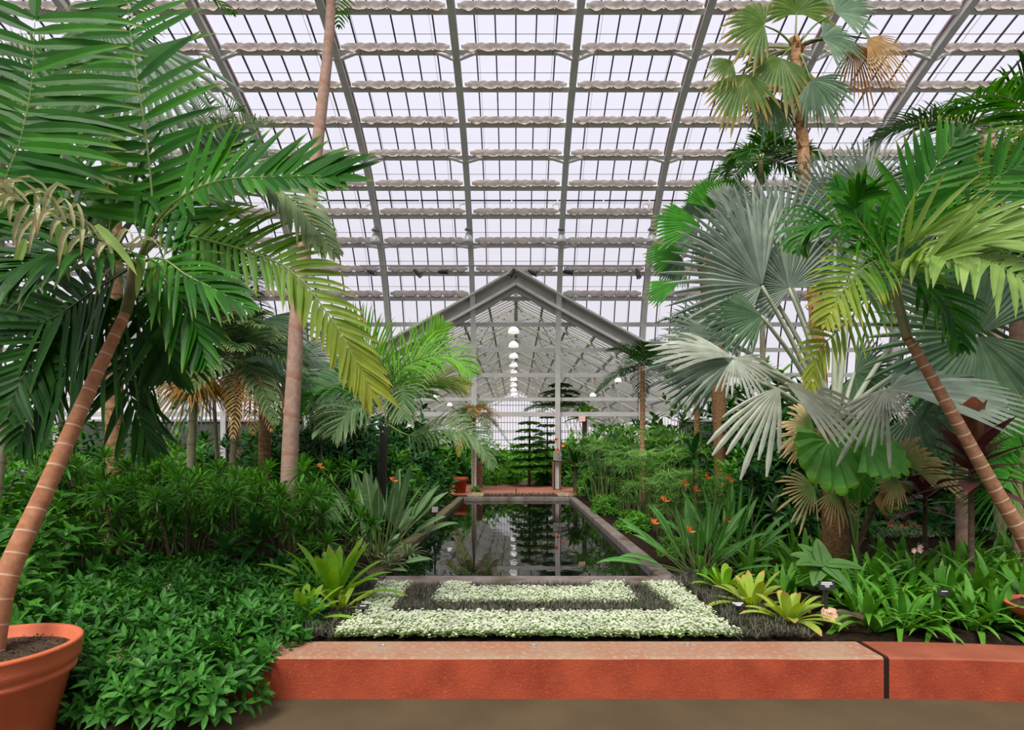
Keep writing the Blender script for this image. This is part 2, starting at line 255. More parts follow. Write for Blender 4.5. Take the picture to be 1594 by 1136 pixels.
# ---------------------------------------------------------------- mesh builder
class MB:
    def __init__(s): s.v = []; s.f = []; s.uv = []; s.al = []; s.m = []
    def add(s, vs, fs, uvs=None, m=0, al=0.0):
        k = len(s.v); s.v.extend(vs)
        s.uv.extend(uvs if uvs else [(0, 0)] * len(vs)); s.al.extend([al] * len(vs))
        for f in fs: s.f.append(tuple(i + k for i in f)); s.m.append(m)
    def box(s, a, b, m=0):
        x0, y0, z0 = a; x1, y1, z1 = b
        s.add([(x0, y0, z0), (x1, y0, z0), (x1, y1, z0), (x0, y1, z0), (x0, y0, z1), (x1, y0, z1), (x1, y1, z1), (x0, y1, z1)],
              [(0, 3, 2, 1), (4, 5, 6, 7), (0, 1, 5, 4), (1, 2, 6, 5), (2, 3, 7, 6), (3, 0, 4, 7)], None, m)
    def bar(s, p, q, w, h, up=(0, 0, 1), m=0):
        """rectangular bar from p to q; w across, h along up"""
        p = V(p); q = V(q); t = (q - p).normalized(); up = V(up)
        a = t.cross(up)
        if a.length < 1e-4: a = t.cross(V((1, 0, 0)))
        a.normalize(); b = a.cross(t).normalized(); a = a * w / 2; b = b * h / 2
        s.add([p - a - b, p + a - b, p + a + b, p - a + b, q - a - b, q + a - b, q + a + b, q - a + b],
              [(0, 3, 2, 1), (4, 5, 6, 7), (0, 1, 5, 4), (1, 2, 6, 5), (2, 3, 7, 6), (3, 0, 4, 7)], None, m)
    def tube(s, pts, rad, n=8, m=0, cap=True, al=0.0):
        k = len(pts)
        if not isinstance(rad, (list, tuple)): rad = [rad] * k
        if len(rad) == 2 and k > 2: rad = [rad[0] + (rad[1] - rad[0]) * i / (k - 1) for i in range(k)]
        vs = []; uv = []; ln = 0; prev = None
        tot = sum((V(pts[i + 1]) - V(pts[i])).length for i in range(k - 1)) or 1
        for i in range(k):
            p = V(pts[i]); t = (V(pts[min(k - 1, i + 1)]) - V(pts[max(0, i - 1)])).normalized()
            if i: ln += (p - V(pts[i - 1])).length
            if prev is None:
                a = t.cross(V((0, 0, 1)))
                if a.length < .05: a = t.cross(V((1, 0, 0)))
            else: a = prev - t * prev.dot(t)
            a.normalize(); b = t.cross(a); prev = a
            for j in range(n):
                g = 2 * math.pi * j / n
                vs.append(p + (a * math.cos(g) + b * math.sin(g)) * rad[i]); uv.append((ln / tot, j / n))
        fs = [(i * n + j, i * n + (j + 1) % n, (i + 1) * n + (j + 1) % n, (i + 1) * n + j) for i in range(k - 1) for j in range(n)]
        if cap: fs.append(tuple(range(n - 1, -1, -1))); fs.append(tuple((k - 1) * n + j for j in range(n)))
        s.add(vs, fs, uv, m, al)
    def lathe(s, c, prof, n=32, m=0):
        c = V(c); vs = []; k = len(prof)
        for r, z in prof:
            for j in range(n):
                g = 2 * math.pi * j / n; vs.append(c + V((r * math.cos(g), r * math.sin(g), z)))
        s.add(vs, [(i * n + j, i * n + (j + 1) % n, (i + 1) * n + (j + 1) % n, (i + 1) * n + j) for i in range(k - 1) for j in range(n)], None, m)
    def build(s, name, mats, parent=None, smooth=False):
        me = bpy.data.meshes.new(name); me.from_pydata([tuple(v) for v in s.v], [], s.f)
        if not isinstance(mats, (list, tuple)): mats = [mats]
        for q in mats: me.materials.append(M[q] if isinstance(q, str) else q)
        if len(mats) > 1: me.polygons.foreach_set('material_index', s.m)
        ul = me.uv_layers.new(name='UVMap'); li = [0] * len(me.loops); me.loops.foreach_get('vertex_index', li)
        flat = []
        for i in li: flat.extend(s.uv[i])
        ul.data.foreach_set('uv', flat)
        at = me.attributes.new('along', 'FLOAT', 'POINT'); at.data.foreach_set('value', s.al)
        if smooth: me.polygons.foreach_set('use_smooth', [True] * len(me.polygons))
        me.update()
        o = bpy.data.objects.new(name, me); COL.objects.link(o)
        if parent is not None: o.parent = parent; o.matrix_parent_inverse = Matrix.Translation(parent.location).inverted() if parent.location.length else Matrix.Identity(4)
        if parent is not None: KIDS.setdefault(parent.name, []).append(o)
        return o

KIDS = {}
ALL_LABELS = {}
def tag(o, label, cat, group=None, kind=None):
    o['label'] = label; o['category'] = cat
    if group: o['group'] = group
    if kind: o['kind'] = kind
    ALL_LABELS.setdefault(label, []).append(o.name)
    return o
def thing(name, loc, label, cat, group=None):
    o = bpy.data.objects.new(name, None); COL.objects.link(o); o.location = loc; o.empty_display_size = .1
    return tag(o, label, cat, group)
def struct(o, label=None):
    o['kind'] = 'structure'
    if label: o['label'] = label
    return o
def copy_tree(o, loc=None, rotz=None, scale=None, label=None, parent=None):
    c = o.copy(); COL.objects.link(c); c.parent = parent
    if loc is not None: c.location = loc
    if rotz is not None: c.rotation_euler = (0, 0, rotz)
    if scale is not None: c.scale = (scale, scale, scale) if not isinstance(scale, tuple) else scale
    if label: c['label'] = label; ALL_LABELS.setdefault(label, []).append(c.name)
    for ch in KIDS.get(o.name, []):
        q = ch.copy(); COL.objects.link(q); q.parent = c
        for g in KIDS.get(ch.name, []):
            w = g.copy(); COL.objects.link(w); w.parent = q
    return c

# ---------------------------------------------------------------- leaf tools
PROF = {
    'leaflet': lambda t: min(1, .45 + 3.2 * t) * (1 - t ** 2.6) ** .8 if t < 1 else 0,
    'leaf': lambda t: max(0, math.sin(math.pi * min(1, t ** .8))) ** .8,
    'strap': lambda t: (0.75 + .25 * math.sin(math.pi * t)) * (1 - max(0, (t - .55) / .45) ** 2) if t < 1 else 0,
    'blunt': lambda t: (0.6 + .4 * math.sin(math.pi * min(1, t * .9))) * (1 - max(0, (t - .8) / .2) ** 2 * .8),
    'paddle': lambda t: .1 if t < .42 else max(.1, math.sin(math.pi * ((t - .4) / .6) ** .9) ** .6) if t < .98 else 0,
    'broad': lambda t: max(0, math.sin(math.pi * t ** .65)) ** .75,
    'blade': lambda t: 1 - t * .9,
    'oval': lambda t: max(0, math.sin(math.pi * t)) ** .6,
}
def ribbon(mb, p, d, nrm, L, W, droop=.3, prof='leaf', segs=5, fold=.25, m=0, al=0.0, twist=0.0, curl=0.0):
    p = V(p); d = V(d).normalized(); f = PROF[prof]; n = V(nrm)
    vs = []; uv = []; st = L / segs
    for i in range(segs + 1):
        t = i / segs
        side = d.cross(n)
        if side.length < 1e-3: side = d.cross(V((.3, .9, .2)))
        side.normalize(); nn = side.cross(d)
        w = f(t) * W / 2
        if twist: side = side * math.cos(twist * t) + nn * math.sin(twist * t)
        if fold is None:
            vs += [p - side * w, p + side * w]; uv += [(t, 0), (t, 1)]
        else:
            vs += [p - side * w + nn * w * fold, p, p + side * w + nn * w * fold]; uv += [(t, 0), (t, .5), (t, 1)]
        p = p + d * st
        d = (d + V((0, 0, -1)) * (droop * (1.6 * t + .2) / segs * 2) + side * (curl / segs)).normalized(); n = nn
    if fold is None: fs = [(2 * i, 2 * i + 1, 2 * i + 3, 2 * i + 2) for i in range(segs)]
    else: fs = [(3 * i + a, 3 * i + a + 1, 3 * i + a + 4, 3 * i + a + 3) for i in range(segs) for a in (0, 1)]
    mb.add(vs, fs, uv, m, al)

def spline(pts, n):
    """Catmull-Rom through pts, n+1 samples"""
    pts = [V(p) for p in pts]
    if len(pts) == 2: return [pts[0].lerp(pts[1], i / n) for i in range(n + 1)]
    q = [pts[0] * 2 - pts[1]] + pts + [pts[-1] * 2 - pts[-2]]
    k = len(pts) - 1; out = []
    for i in range(n + 1):
        u = i / n * k; j = min(int(u), k - 1); t = u - j
        a, b, c, d = q[j], q[j + 1], q[j + 2], q[j + 3]
        out.append(.5 * ((2 * b) + (c - a) * t + (2 * a - 5 * b + 4 * c - d) * t * t + (3 * b - a - 3 * c + d) * t ** 3))
    return out

def frond_mesh(pts, n=26, L=.5, W=.035, nrm=None, ang=(70, 30), droop=.5, r=.012, sides=(1, 1), t0=.12, lift=.15,
               env=None, segs=4, fold=.2, jit=.12, al0=0, prof='leaflet', lscale=(1, 1), arch=0.0):
    """a feather frond along pts; nrm = normal of its blade"""
    mb = MB(); N = 40; c = spline(pts, N)
    mb.tube([c[i] for i in range(0, N + 1, 3)], [r * (1 - .8 * i / 13) for i in range(len(range(0, N + 1, 3)))], 5, 1)
    for k in range(n):
        t = t0 + (1 - t0) * (k + .5) / n
        u = t * N; i = min(int(u), N - 1); p = c[i].lerp(c[i + 1], u - i); T = (c[i + 1] - c[i]).normalized()
        nn = V(nrm) if nrm is not None else V((0, 0, 1))
        side = T.cross(nn)
        if side.length < .15: side = T.cross(V((0, -1, .3)))
        side.normalize(); nn = side.cross(T)
        ln = (env(t) if env else (math.sin(math.pi * min(1, (.12 + .88 * t)) ** .9) ** .6 * (1 - .25 * t) + .12))
        a = math.radians(ang[0] + (ang[1] - ang[0]) * t)
        for si, s in enumerate((-1, 1)):
            if not sides[si]: continue
            aa = a * (1 + U(-jit, jit))
            d = T * math.cos(aa) + side * s * math.sin(aa) + nn * (lift + U(-jit, jit))
            ribbon(mb, p, d, nn, L * ln * U(.88, 1.08) * lscale[si], W * U(.85, 1.1), droop * U(.7, 1.3), prof, segs, fold, 0, t, curl=arch * s)
        if k == n - 1:
            ribbon(mb, p, T, nn, L * ln * .8, W, droop, prof, segs, fold, 0, t)
    return mb

def auto_rachis(c, az, el, L, sag, n=5):
    d = V((math.cos(az) * math.cos(el), math.sin(az) * math.cos(el), math.sin(el)))
    return [V(c) + d * (L * t) + V((0, 0, -sag * L * t * t)) for t in [i / (n - 1) for i in range(n)]]

def fan_mesh(hub, axis, nrm, Rad, spread=300, segs=36, split=.5, pleat=.10, droop=.12, m=0, jit=.06, wscale=1.0, cup=0.15, blunt=False):
    """a fan leaf: blade joined to split*Rad then free pointed segments. axis = direction of the middle segment"""
    mb = MB(); hub = V(hub); axis = V(axis).normalized(); nrm = V(nrm); nrm = (nrm - axis * nrm.dot(axis)).normalized(); b = nrm.cross(axis)
    A = math.radians(spread)
    for k in range(segs):
        a0 = -A / 2 + A * k / segs; a1 = -A / 2 + A * (k + 1) / segs; am = (a0 + a1) / 2
        ln = Rad * (1 - .16 * abs(am / (A / 2)) ** 2) * U(1 - jit, 1 + jit)
        vs = []; uv = []
        def pt(ang, r, h):
            d = axis * math.cos(ang) + b * math.sin(ang)
            q = hub + d * r + nrm * (h * 1.0 + cup * r * (1 - .5 * r / Rad)) + V((0, 0, -1)) * droop * (r / Rad) ** 2.2 * Rad
            return q
        rs = [.02, split * .5, split, split + (1 - split) * .45, split + (1 - split) * .8, 1.0]
        ws = [1, 1, 1, .8 * wscale, .45 * wscale, .03] if not blunt else [1, 1, 1, 1.5, 1.5, .5]
        for r_, w_ in zip(rs, ws):
            rr = r_ * ln if r_ > split else r_ * Rad
            ha = (a1 - a0) / 2 * w_ * (split / r_ if r_ > split else 1.0)
            h = pleat * Rad * min(r_, split) * (a1 - a0) * 1.5
            hh = h if r_ <= split else h * w_
            vs += [pt(am - ha, rr, 0), pt(am, rr, hh), pt(am + ha, rr, 0)]; uv += [(r_, 0), (r_, .5), (r_, 1)]
        fs = [(3 * i + q, 3 * i + q + 1, 3 * i + q + 4, 3 * i + q + 3) for i in range(5) for q in (0, 1)]
        mb.add(vs, fs, uv, m, 0)
    return mb
# ================================================================ STRUCTURE
# ---- vault profile (Y,Z) by arc length, from the back wall foot over the top to the front wall foot
WALLY = 22.1; SPRING = EYE + 2.0; RAD = 8.84
def build_profile():
    pts = []; y, z = WALLY, BED; s = 0; ds = .05; th = 0; L1 = SPRING - BED; L2 = L1 + RAD * math.radians(69); L3 = L2 + 9.5
    while th < math.pi / 2 - 1e-3:
        pts.append((y, z))
        if s < L1: th = 0
        elif s < L2: th = (s - L1) / RAD
        else: th = math.radians(69) + (s - L2) / 9.5 * math.radians(21)
        y -= math.sin(th) * ds; z += math.cos(th) * ds; s += ds
    yc = y; half = list(pts)
    return half + [(2 * yc - a, b) for a, b in reversed(half)]
PRO = build_profile(); DS = .05
def prof_at(s):
    i = max(0, min(len(PRO) - 2, int(s / DS))); t = s / DS - i
    a, b = PRO[i], PRO[i + 1]; return (a[0] + (b[0] - a[0]) * t, a[1] + (b[1] - a[1]) * t)
def prof_dir(s):
    a, b = prof_at(max(0, s - .1)), prof_at(s + .1); v = V((0, b[0] - a[0], b[1] - a[1])); return v.normalized()
def s_for_y(py):
    best = None
    for i in range(len(PRO) // 2):
        y, z = PRO[i]; q = abs(CY - (z - EYE) * F / y - py)
        if best is None or q < best[0]: best = (q, i * DS)
    return best[1]
ROWS_PX = [583, 543.7, 504.6, 464, 424, 381.5, 336, 290, 243, 190.7, 135.5]
ROW_S = [s_for_y(p) for p in ROWS_PX]
while ROW_S[-1] + 1.07 < len(PRO) * DS - 4: ROW_S.append(ROW_S[-1] + 1.07)
BAY = 3.15; HALFX = 22.05
RIBX = [-HALFX + BAY * i for i in range(15)]
RIBX = [x for x in [1.575 + BAY * k for k in range(-8, 7)]]
GA, GS = EYE + 6.35, .50          # gable apex height and slope
def gable_z(x): return GA - GS * abs(x)
STOT = (len(PRO) - 1) * DS
SILL = 2.95; KY = 4.18
# ground, walls
g = MB(); g.box((-26, 20.2, -.4), (26, 60, BED - .02)); g.box((-26, -8, -.6), (26, 4.6, 0.0))
struct(g.build('floor', 'floor'))
# planted bed: soil with an opening for the pool
PX0, PX1, PY0, PY1 = -1.62, 1.66, 6.74, 17.9     # inner edges of the pool
g = MB()
def soil_patch(x0, x1, y0, y1, nx, ny):
    vs = []; 
    for j in range(ny + 1):
        for i in range(nx + 1):
            x = x0 + (x1 - x0) * i / nx; y = y0 + (y1 - y0) * j / ny
            vs.append((x, y, BED - .03 + .05 * noise.noise(V((x * 1.7, y * 1.7, 0))) * (1 if abs(x) > 2.2 else .2)))
    g.add(vs, [(j * (nx + 1) + i, j * (nx + 1) + i + 1, (j + 1) * (nx + 1) + i + 1, (j + 1) * (nx + 1) + i) for j in range(ny) for i in range(nx)])
soil_patch(-26, PX0 - .15, 4.55, 20.3, 60, 50); soil_patch(PX1 + .15, 26, 4.55, 20.3, 60, 50)
soil_patch(PX0 - .15, PX1 + .15, 4.55, PY0 - .3, 10, 8); soil_patch(PX0 - .15, PX1 + .15, PY1 + .12, 20.3, 10, 6)
for (xa, xb, sgn, cc, ox) in ((-8.0, -2.1, -1, .0132 / .09, 2.15), (2.65, 11.0, 1, .0066 / .09, 2.70)):
    vs = []; nx = 40
    for i in range(nx + 1):
        x = xa + (xb - xa) * i / nx; yk = KY + .3 - cc * max(0, abs(x) - ox) ** 2
        vs += [(x, yk, BED - .03), (x, 4.56, BED - .03)]
    g.add(vs, [(2 * i, 2 * i + 2, 2 * i + 3, 2 * i + 1) for i in range(nx)])
o = struct(g.build('planted_ground', 'soil'))
# kerb of the bed: straight middle block, joint, curved block on the right, curved block on the left
def kerb_block(name, path, w, label, t0=0.0):
    mb = MB(); n = len(path)
    for i in range(n):
        p = V(path[i]); t = (V(path[min(n - 1, i + 1)]) - V(path[max(0, i - 1)])).normalized(); nn = V((-t.y, t.x, 0))
        a = p; b = p + nn * w; e = .015
        k = len(mb.v)
        wob = .004 * noise.noise(V((p.x * 3, p.y * 3, 1)))
        mb.v += [V((a.x, a.y, 0)), V((a.x, a.y, BED - e + wob)), a + nn * e + V((0, 0, BED + wob)), b - nn * e + V((0, 0, BED)), b + V((0, 0, BED - e)), b + V((0, 0, -.05))]
        mb.uv += [(0, 0)] * 6; mb.al += [0] * 6
        if i:
            for q in range(5):
                mb.f.append((k - 6 + q, k + q, k + q + 1, k - 5 + q)); mb.m.append(1 if q in (1, 2) else 0)
    k = len(mb.v); mb.f.append((0, 1, 2, 3, 4, 5)); mb.m.append(0); mb.f.append((k - 1, k - 2, k - 3, k - 4, k - 5, k - 6)); mb.m.append(0)
    o = mb.build(name, ['kerb', 'kerb_top']); struct(o, label); return o

kerb_block('kerb_stone', [(-2.12 + 4.78 * i / 24, KY, 0) for i in range(25)], .36, 'straight red concrete kerb with worn pale top in front of the white flowers')
o = kerb_block('kerb_stone', [(2.70 + .30 * i, KY + .0 - .012 * i * i * .55, 0) for i in range(30)], .36, 'curved red concrete kerb beyond the dark joint')
o.data.materials[1] = M['kerb_red']
o = kerb_block('kerb_stone', [(-2.15 - .30 * (19 - i), KY - .012 * (19 - i) ** 2 * 1.1, 0) for i in range(20)], .36, 'curved red concrete kerb under the low bushes')
j = MB(); j.box((2.655, KY + .004, 0), (2.705, KY + .35, BED - .012)); struct(j.build('kerb_joint', 'joint'))
for px in (595, 831, 1070):
    b = MB(); c = G(px, 1005 if px != 1070 else 1003)
    b.lathe((c.x, c.y, BED), [(0, .004), (.014, .004), (.02, 0), (.024, 0), (.026, .003), (.03, 0)], 14)
    tag(b.build('floor_stud', 'lamp_metal'), {595: 'small metal disc set in the kerb top nearest the bromeliads on the left', 831: 'small metal disc set in the middle of the kerb top', 1070: 'small metal disc set in the kerb top nearest the bromeliads on the right'}[px], 'metal disc')
# pool rim and water
rw = .20; rz = BED + .035; wz = BED - .07
def rimpiece(a, b, m):
    r = MB(); r.box((a[0], a[1], -.2), (b[0], b[1], rz), 0)
    o = r.build('pool_rim', m); bv = o.modifiers.new('b', 'BEVEL'); bv.width = .02; bv.segments = 2; return struct(o)
rimpiece((PX0 - rw, PY0 - .33, 0), (PX0, PY1 + rw, 0), 'rim_moss'); rimpiece((PX1, PY0 - .33, 0), (PX1 + rw, PY1 + rw, 0), 'rim')
rimpiece((PX0, PY0 - .33, 0), (PX1, PY0, 0), 'rim'); rimpiece((PX0, PY1, 0), (PX1, PY1 + rw, 0), 'rim')
w = MB(); w.add([(PX0, PY0, wz), (PX1, PY0, wz), (PX1, PY1, wz), (PX0, PY1, wz)], [(0, 1, 2, 3)])
o = struct(w.build('pool_water', 'water'), 'dark still water of the pool reflecting the glasshouse')
w = MB(); w.box((PX0, PY0, -.35), (PX1, PY1, -.3)); struct(w.build('pool_bottom', 'joint'))
# crossing path behind the pool
w = MB(); w.box((-3.2, 19.45, 0), (3.2, 25.5, BED + .012)); struct(w.build('path', 'path'))
w = MB(); w.box((-.01, 19.44, BED), (.02, 22.5, BED + .014)); struct(w.build('path_joint', 'joint'))
# back wall sill either side of the opening
for nm, x0, x1 in (('wall_back_left', -26, -6.3), ('wall_back_right', 6.3, 26)):
    w = MB(); w.box((x0, WALLY - .1, 0), (x1, WALLY + .25, SILL - .08), 0); w.box((x0, WALLY - .18, SILL - .08), (x1, WALLY + .3, SILL), 1)
    struct(w.build(nm, ['wall', 'steel_dark']))
w = MB(); YF = PRO[-1][0]; w.box((-26, YF - .3, -.3), (26, YF, 2.4)); struct(w.build('wall_front', 'wall'))
XL, XR = RIBX[0] - BAY * .5, RIBX[-1] + BAY * .5
for nm, x in (('wall_left', XL), ('wall_right', XR)):
    w = MB(); w.box((x - .15, YF, -.3), (x + .15, WALLY + .3, 2.6), 0)
    for i in range(1, 28):
        y = YF + (WALLY - YF) * i / 28
        zt = max(z for (yy, z) in PRO if abs(yy - y) < .3)
        w.box((x - .03, y - .03, 2.6), (x + .03, y + .03, zt), 1)
    for z in range(4, 14, 1):
        ys = [yy for (yy, zz) in PRO if abs(zz - z) < .1]
        if ys: w.box((x - .04, min(ys), z - .04), (x + .04, max(ys), z + .04), 1)
    o = struct(w.build(nm, ['wall', 'steel']))
    gl = MB(); prof = [(x, y, z) for (y, z) in PRO[::12] if z >= 2.5]; gl.add([V(p) for p in prof], [tuple(range(len(prof)))])
    struct(gl.build('glass', 'glass', o))
# ribs (deep girders) following the profile, legs down to the ground
def strip_along(mb, x, s0, s1, w, depth, off, m=0, step=.5):
    """box section along the profile at x; off = distance inwards of the outer face"""
    n = max(2, int((s1 - s0) / step)); vs = []
    for i in range(n + 1):
        s = s0 + (s1 - s0) * i / n; y, z = prof_at(s); d = prof_dir(s); inn = V((0, -d.z, d.y))
        if inn.z > 0 and s > 1 and abs(d.y) > .2: pass
        inn = V((0, -d.z, d.y)); c = V((x, y, z))
        # inward = towards inside of the vault
        a = c + inn * off; b = c + inn * (off + depth)
        vs += [a + V((-w / 2, 0, 0)), a + V((w / 2, 0, 0)), b + V((w / 2, 0, 0)), b + V((-w / 2, 0, 0))]
    fs = [(4 * i + q, 4 * i + (q + 1) % 4, 4 * i + 4 + (q + 1) % 4, 4 * i + 4 + q) for i in range(n) for q in range(4)] + [(0, 1, 2, 3), (4 * n, 4 * n + 3, 4 * n + 2, 4 * n + 1)]
    mb.add(vs, fs, None, m)
for i, x in enumerate(RIBX):
    r = MB(); strip_along(r, x, 0, STOT, .19, .05, .30, 0); strip_along(r, x, 0, STOT, .035, .26, .06, 0)
    strip_along(r, x, 0, STOT, .15, .06, 0.0, 1)
    struct(r.build('roof_rib', ['steel', 'steel_brown']))
def gable_half(z): return max(0, (GA - z) / GS)
for k, s in enumerate(ROW_S):
    y, z = prof_at(s); d = prof_dir(s); inn = V((0, -d.z, d.y)); c = V((0, y, z)) + inn * .06
    r = MB(); xs0, xs1 = XL, XR
    r.bar(c + V((xs0, 0, 0)), c + V((xs1, 0, 0)), .10, .16, d)
    # knee braces at some rows
    if k in (5, 8, 11, 14):
        for x in RIBX:
            for sg in (-1, 1):
                r.bar(V((x + sg * .05, c.y, c.z)) + inn * .3, V((x + sg * .55, c.y, c.z)) + inn * .02, .07, .07, d)
    struct(r.build('roof_beam', 'steel'))
for py in (621.6, 644.8):
    r = MB(); z = ZZ(py, WALLY); r.bar((XL, WALLY - .05, z), (XR, WALLY - .05, z), .12, .17 if py > 630 else .13); struct(r.build('roof_beam', 'steel'))
# windows: glazing bars + glass for every bay
def below_gable_s(x):
    """arc length at which the profile leaves the annex gable at this x"""
    if abs(x) > 7.0: return SILL - BED
    for i in range(len(PRO) // 2):
        if PRO[i][1] > gable_z(x) - .02: return i * DS
    return SILL - BED
bays = [(XL, RIBX[0])] + list(zip(RIBX[:-1], RIBX[1:])) + [(RIBX[-1], XR)]
for i, (x0, x1) in enumerate(bays):
    nb = 6 if x1 - x0 > 2 else 3; r = MB()
    for j in range(1, nb):
        x = x0 + (x1 - x0) * j / nb
        strip_along(r, x, max(below_gable_s(x), SILL - BED), STOT - 2.5, .034, .05, -.02, 0, .6)
    # fine wires and pane laps
    for k in range(3, min(22, len(ROW_S) - 1)):
        s = ROW_S[k] + .42; y, z = prof_at(s)
        if z > gable_z((x0 + x1) / 2) + .4 or abs(x0 + x1) / 2 > 7: r.bar((x0, y, z), (x1, y, z), .008, .012)
    for x in (x0 + .38 * BAY / 2, x1 - .38 * BAY / 2):
        strip_along(r, x, max(below_gable_s(x), SILL - BED), STOT / 2, .007, .01, .1, 0, .6)
    w = struct(r.build('window_%d' % (i + 1), 'bar'))
    gl = MB(); nn = 6
    for j in range(nn):
        xa, xb = x0 + (x1 - x0) * j / nn, x0 + (x1 - x0) * (j + 1) / nn
        s0 = max(min(below_gable_s(xa), below_gable_s(xb)), SILL - BED); s = s0; vs = []
        while s < STOT - 2.2: y, z = prof_at(s); vs += [V((xa, y, z)), V((xb, y, z))]; s += .8
        gl.add(vs, [(2 * q, 2 * q + 1, 2 * q + 3, 2 * q + 2) for q in range(len(vs) // 2 - 1)])
    struct(gl.build('glass', 'glass', w))
# ---- annex glasshouse behind, gable roof running away from the hall
AX = 8.4; AY0, AY1 = 20.95, 60.0; EZ = gable_z(AX)
def roof_front_y(x):
    s = below_gable_s(x); return prof_at(s)[0] if abs(x) <= 7 else WALLY
for sg, nm in ((-1, 'left'), (1, 'right')):
    r = MB()
    # barge boards: outer cap, deep fascia, inner batten
    n = 8
    pts = [V((sg * AX * i / n, roof_front_y(AX * i / n) - .12, gable_z(AX * i / n))) for i in range(n + 1)]
    for a, b in zip(pts[:-1], pts[1:]):
        r.bar(a + V((0, -.08, .06)), b + V((0, -.08, .06)), .5, .07, (0, 0, 1), 0)
        r.bar(a + V((0, .0, -.20)), b + V((0, .0, -.20)), .12, .46, (0, 0, 1), 1)
        r.bar(a + V((0, -.10, -.40)), b + V((0, -.10, -.40)), .16, .10, (0, 0, 1), 0)
        r.bar(a + V((0, .05, -.56)), b + V((0, .05, -.56)), .08, .16, (0, 0, 1), 1)
    struct(r.build('gable_board', ['steel', 'steel_dark']))
    # rafters
    r = MB(); y = 21.6
    while y < AY1:
        xs = max(0.0, 0); top = V((0, max(y, 21.0), GA - .12)); bot = V((sg * AX, y + 0.0, EZ - .12))
        if y > 22.3: r.bar(bot, top, .06, .06)
        y += .42
    struct(r.build('roof_rafter', 'rafter'))
    # purlins along the annex
    for q in range(1, 8):
        x = sg * AX * q / 8; p = MB(); p.bar((x, roof_front_y(abs(x)), gable_z(x) - .22), (x, AY1, gable_z(x) - .22), .07, .12)
        struct(p.build('roof_purlin', 'rafter'))
    gl = MB(); gl.add([V((0, 21.1, GA - .05)), V((sg * AX, 22.2, EZ - .05)), V((sg * AX, AY1, EZ - .05)), V((0, AY1, GA - .05))], [(0, 1, 2, 3)])
    o = struct(gl.build('glass_roof', 'glass'))
    w = MB(); w.box((sg * AX - .15, WALLY, 0), (sg * AX + .15, AY1, 1.6), 0)
    for i in range(60): w.box((sg * AX - .03, WALLY + i * .65, 1.6), (sg * AX + .03, WALLY + i * .65 + .05, EZ - .1), 1)
    struct(w.build('wall_annex_' + nm, ['wall', 'steel']))
    w = MB(); w.add([V((sg * AX, WALLY, 1.6)), V((sg * AX, AY1, 1.6)), V((sg * AX, AY1, EZ)), V((sg * AX, WALLY, EZ))], [(0, 1, 2, 3)])
    struct(w.build('glass', 'glass'))
r = MB(); r.bar((0, 20.9, GA - .15), (0, AY1, GA - .15), .14, .22); struct(r.build('ridge_beam', 'cream_steel'))
r = MB(); r.bar((0, 20.95, ZZ(463, 20.95)), (0, 20.95, GA - .1), .14, .1, (0, 1, 0)); struct(r.build('gable_post', 'steel'))
y = 24.2
while y < AY1:                      # trusses
    t = MB(); zt = EYE + 3.3
    for sg in (-1, 1):
        t.bar((0, y, GA - .35), (sg * AX, y, EZ - .35), .09, .13)
        t.bar((0, y, GA - 1.0), (sg * AX * .55, y, gable_z(AX * .55) - .75), .05, .06)
        for q in range(1, 6):
            xa = AX * .55 * q / 5; t.bar((sg * xa, y, gable_z(xa) - .3), (sg * (xa - AX * .11), y, gable_z(xa) - .5 - .15 + GS * AX * .02), .035, .04)
            xb = xa - AX * .11; t.bar((sg * xb, y, gable_z(xb) - .3), (sg * xa, y, GA - 1.0 - (GA - 1.0 - gable_z(AX * .55) + .75) * q / 5), .035, .04)
        t.bar((sg * AX * .55, y, gable_z(AX * .55) - .3), (sg * AX * .72, y, 0.3), .06, .08)
        t.bar((sg * .9, y, gable_z(.9) - .3), (sg * 1.7, y + 3.6, gable_z(1.7) - .3), .03, .03)
        t.bar((sg * 2.6, y, gable_z(2.6) - .3), (sg * 1.7, y + 3.6, gable_z(1.7) - .3), .03, .03)
    struct(t.build('roof_truss', 'cream_steel')); y += 3.6
w = MB()                            # far gable end wall, glazed grid
for i in range(-28, 29):
    x = i * .3; w.box((x - .02, AY1 - .02, 1.8), (x + .02, AY1 + .04, gable_z(x) - .1), 0)
for z in (2.2, 2.8, 3.6, 3.75, 4.6, 5.5, 6.4): w.box((-gable_half(z), AY1 - .03, z), (gable_half(z), AY1 + .04, z + .05), 0)
w.box((-AX, AY1 - .1, 0), (AX, AY1 + .2, 1.8), 1)
o = struct(w.build('wall_annex_end', ['bar', 'wall']))
gl = MB(); gl.add([V((-AX, AY1, 1.8)), V((AX, AY1, 1.8)), V((AX, AY1, EZ)), V((0, AY1, GA)), V((-AX, AY1, EZ))], [(0, 1, 2, 3, 4)]); struct(gl.build('glass', 'glass', o))
# brick piers at the foot of the two middle columns
for x in (-1.575, 1.575):
    w = MB(); w.box((x - .16 + (.12 if x < 0 else 0), WALLY + .02, 0), (x + .16 + (.12 if x < 0 else 0), WALLY + .4, 1.35)); struct(w.build('brick_pier', 'brick'))

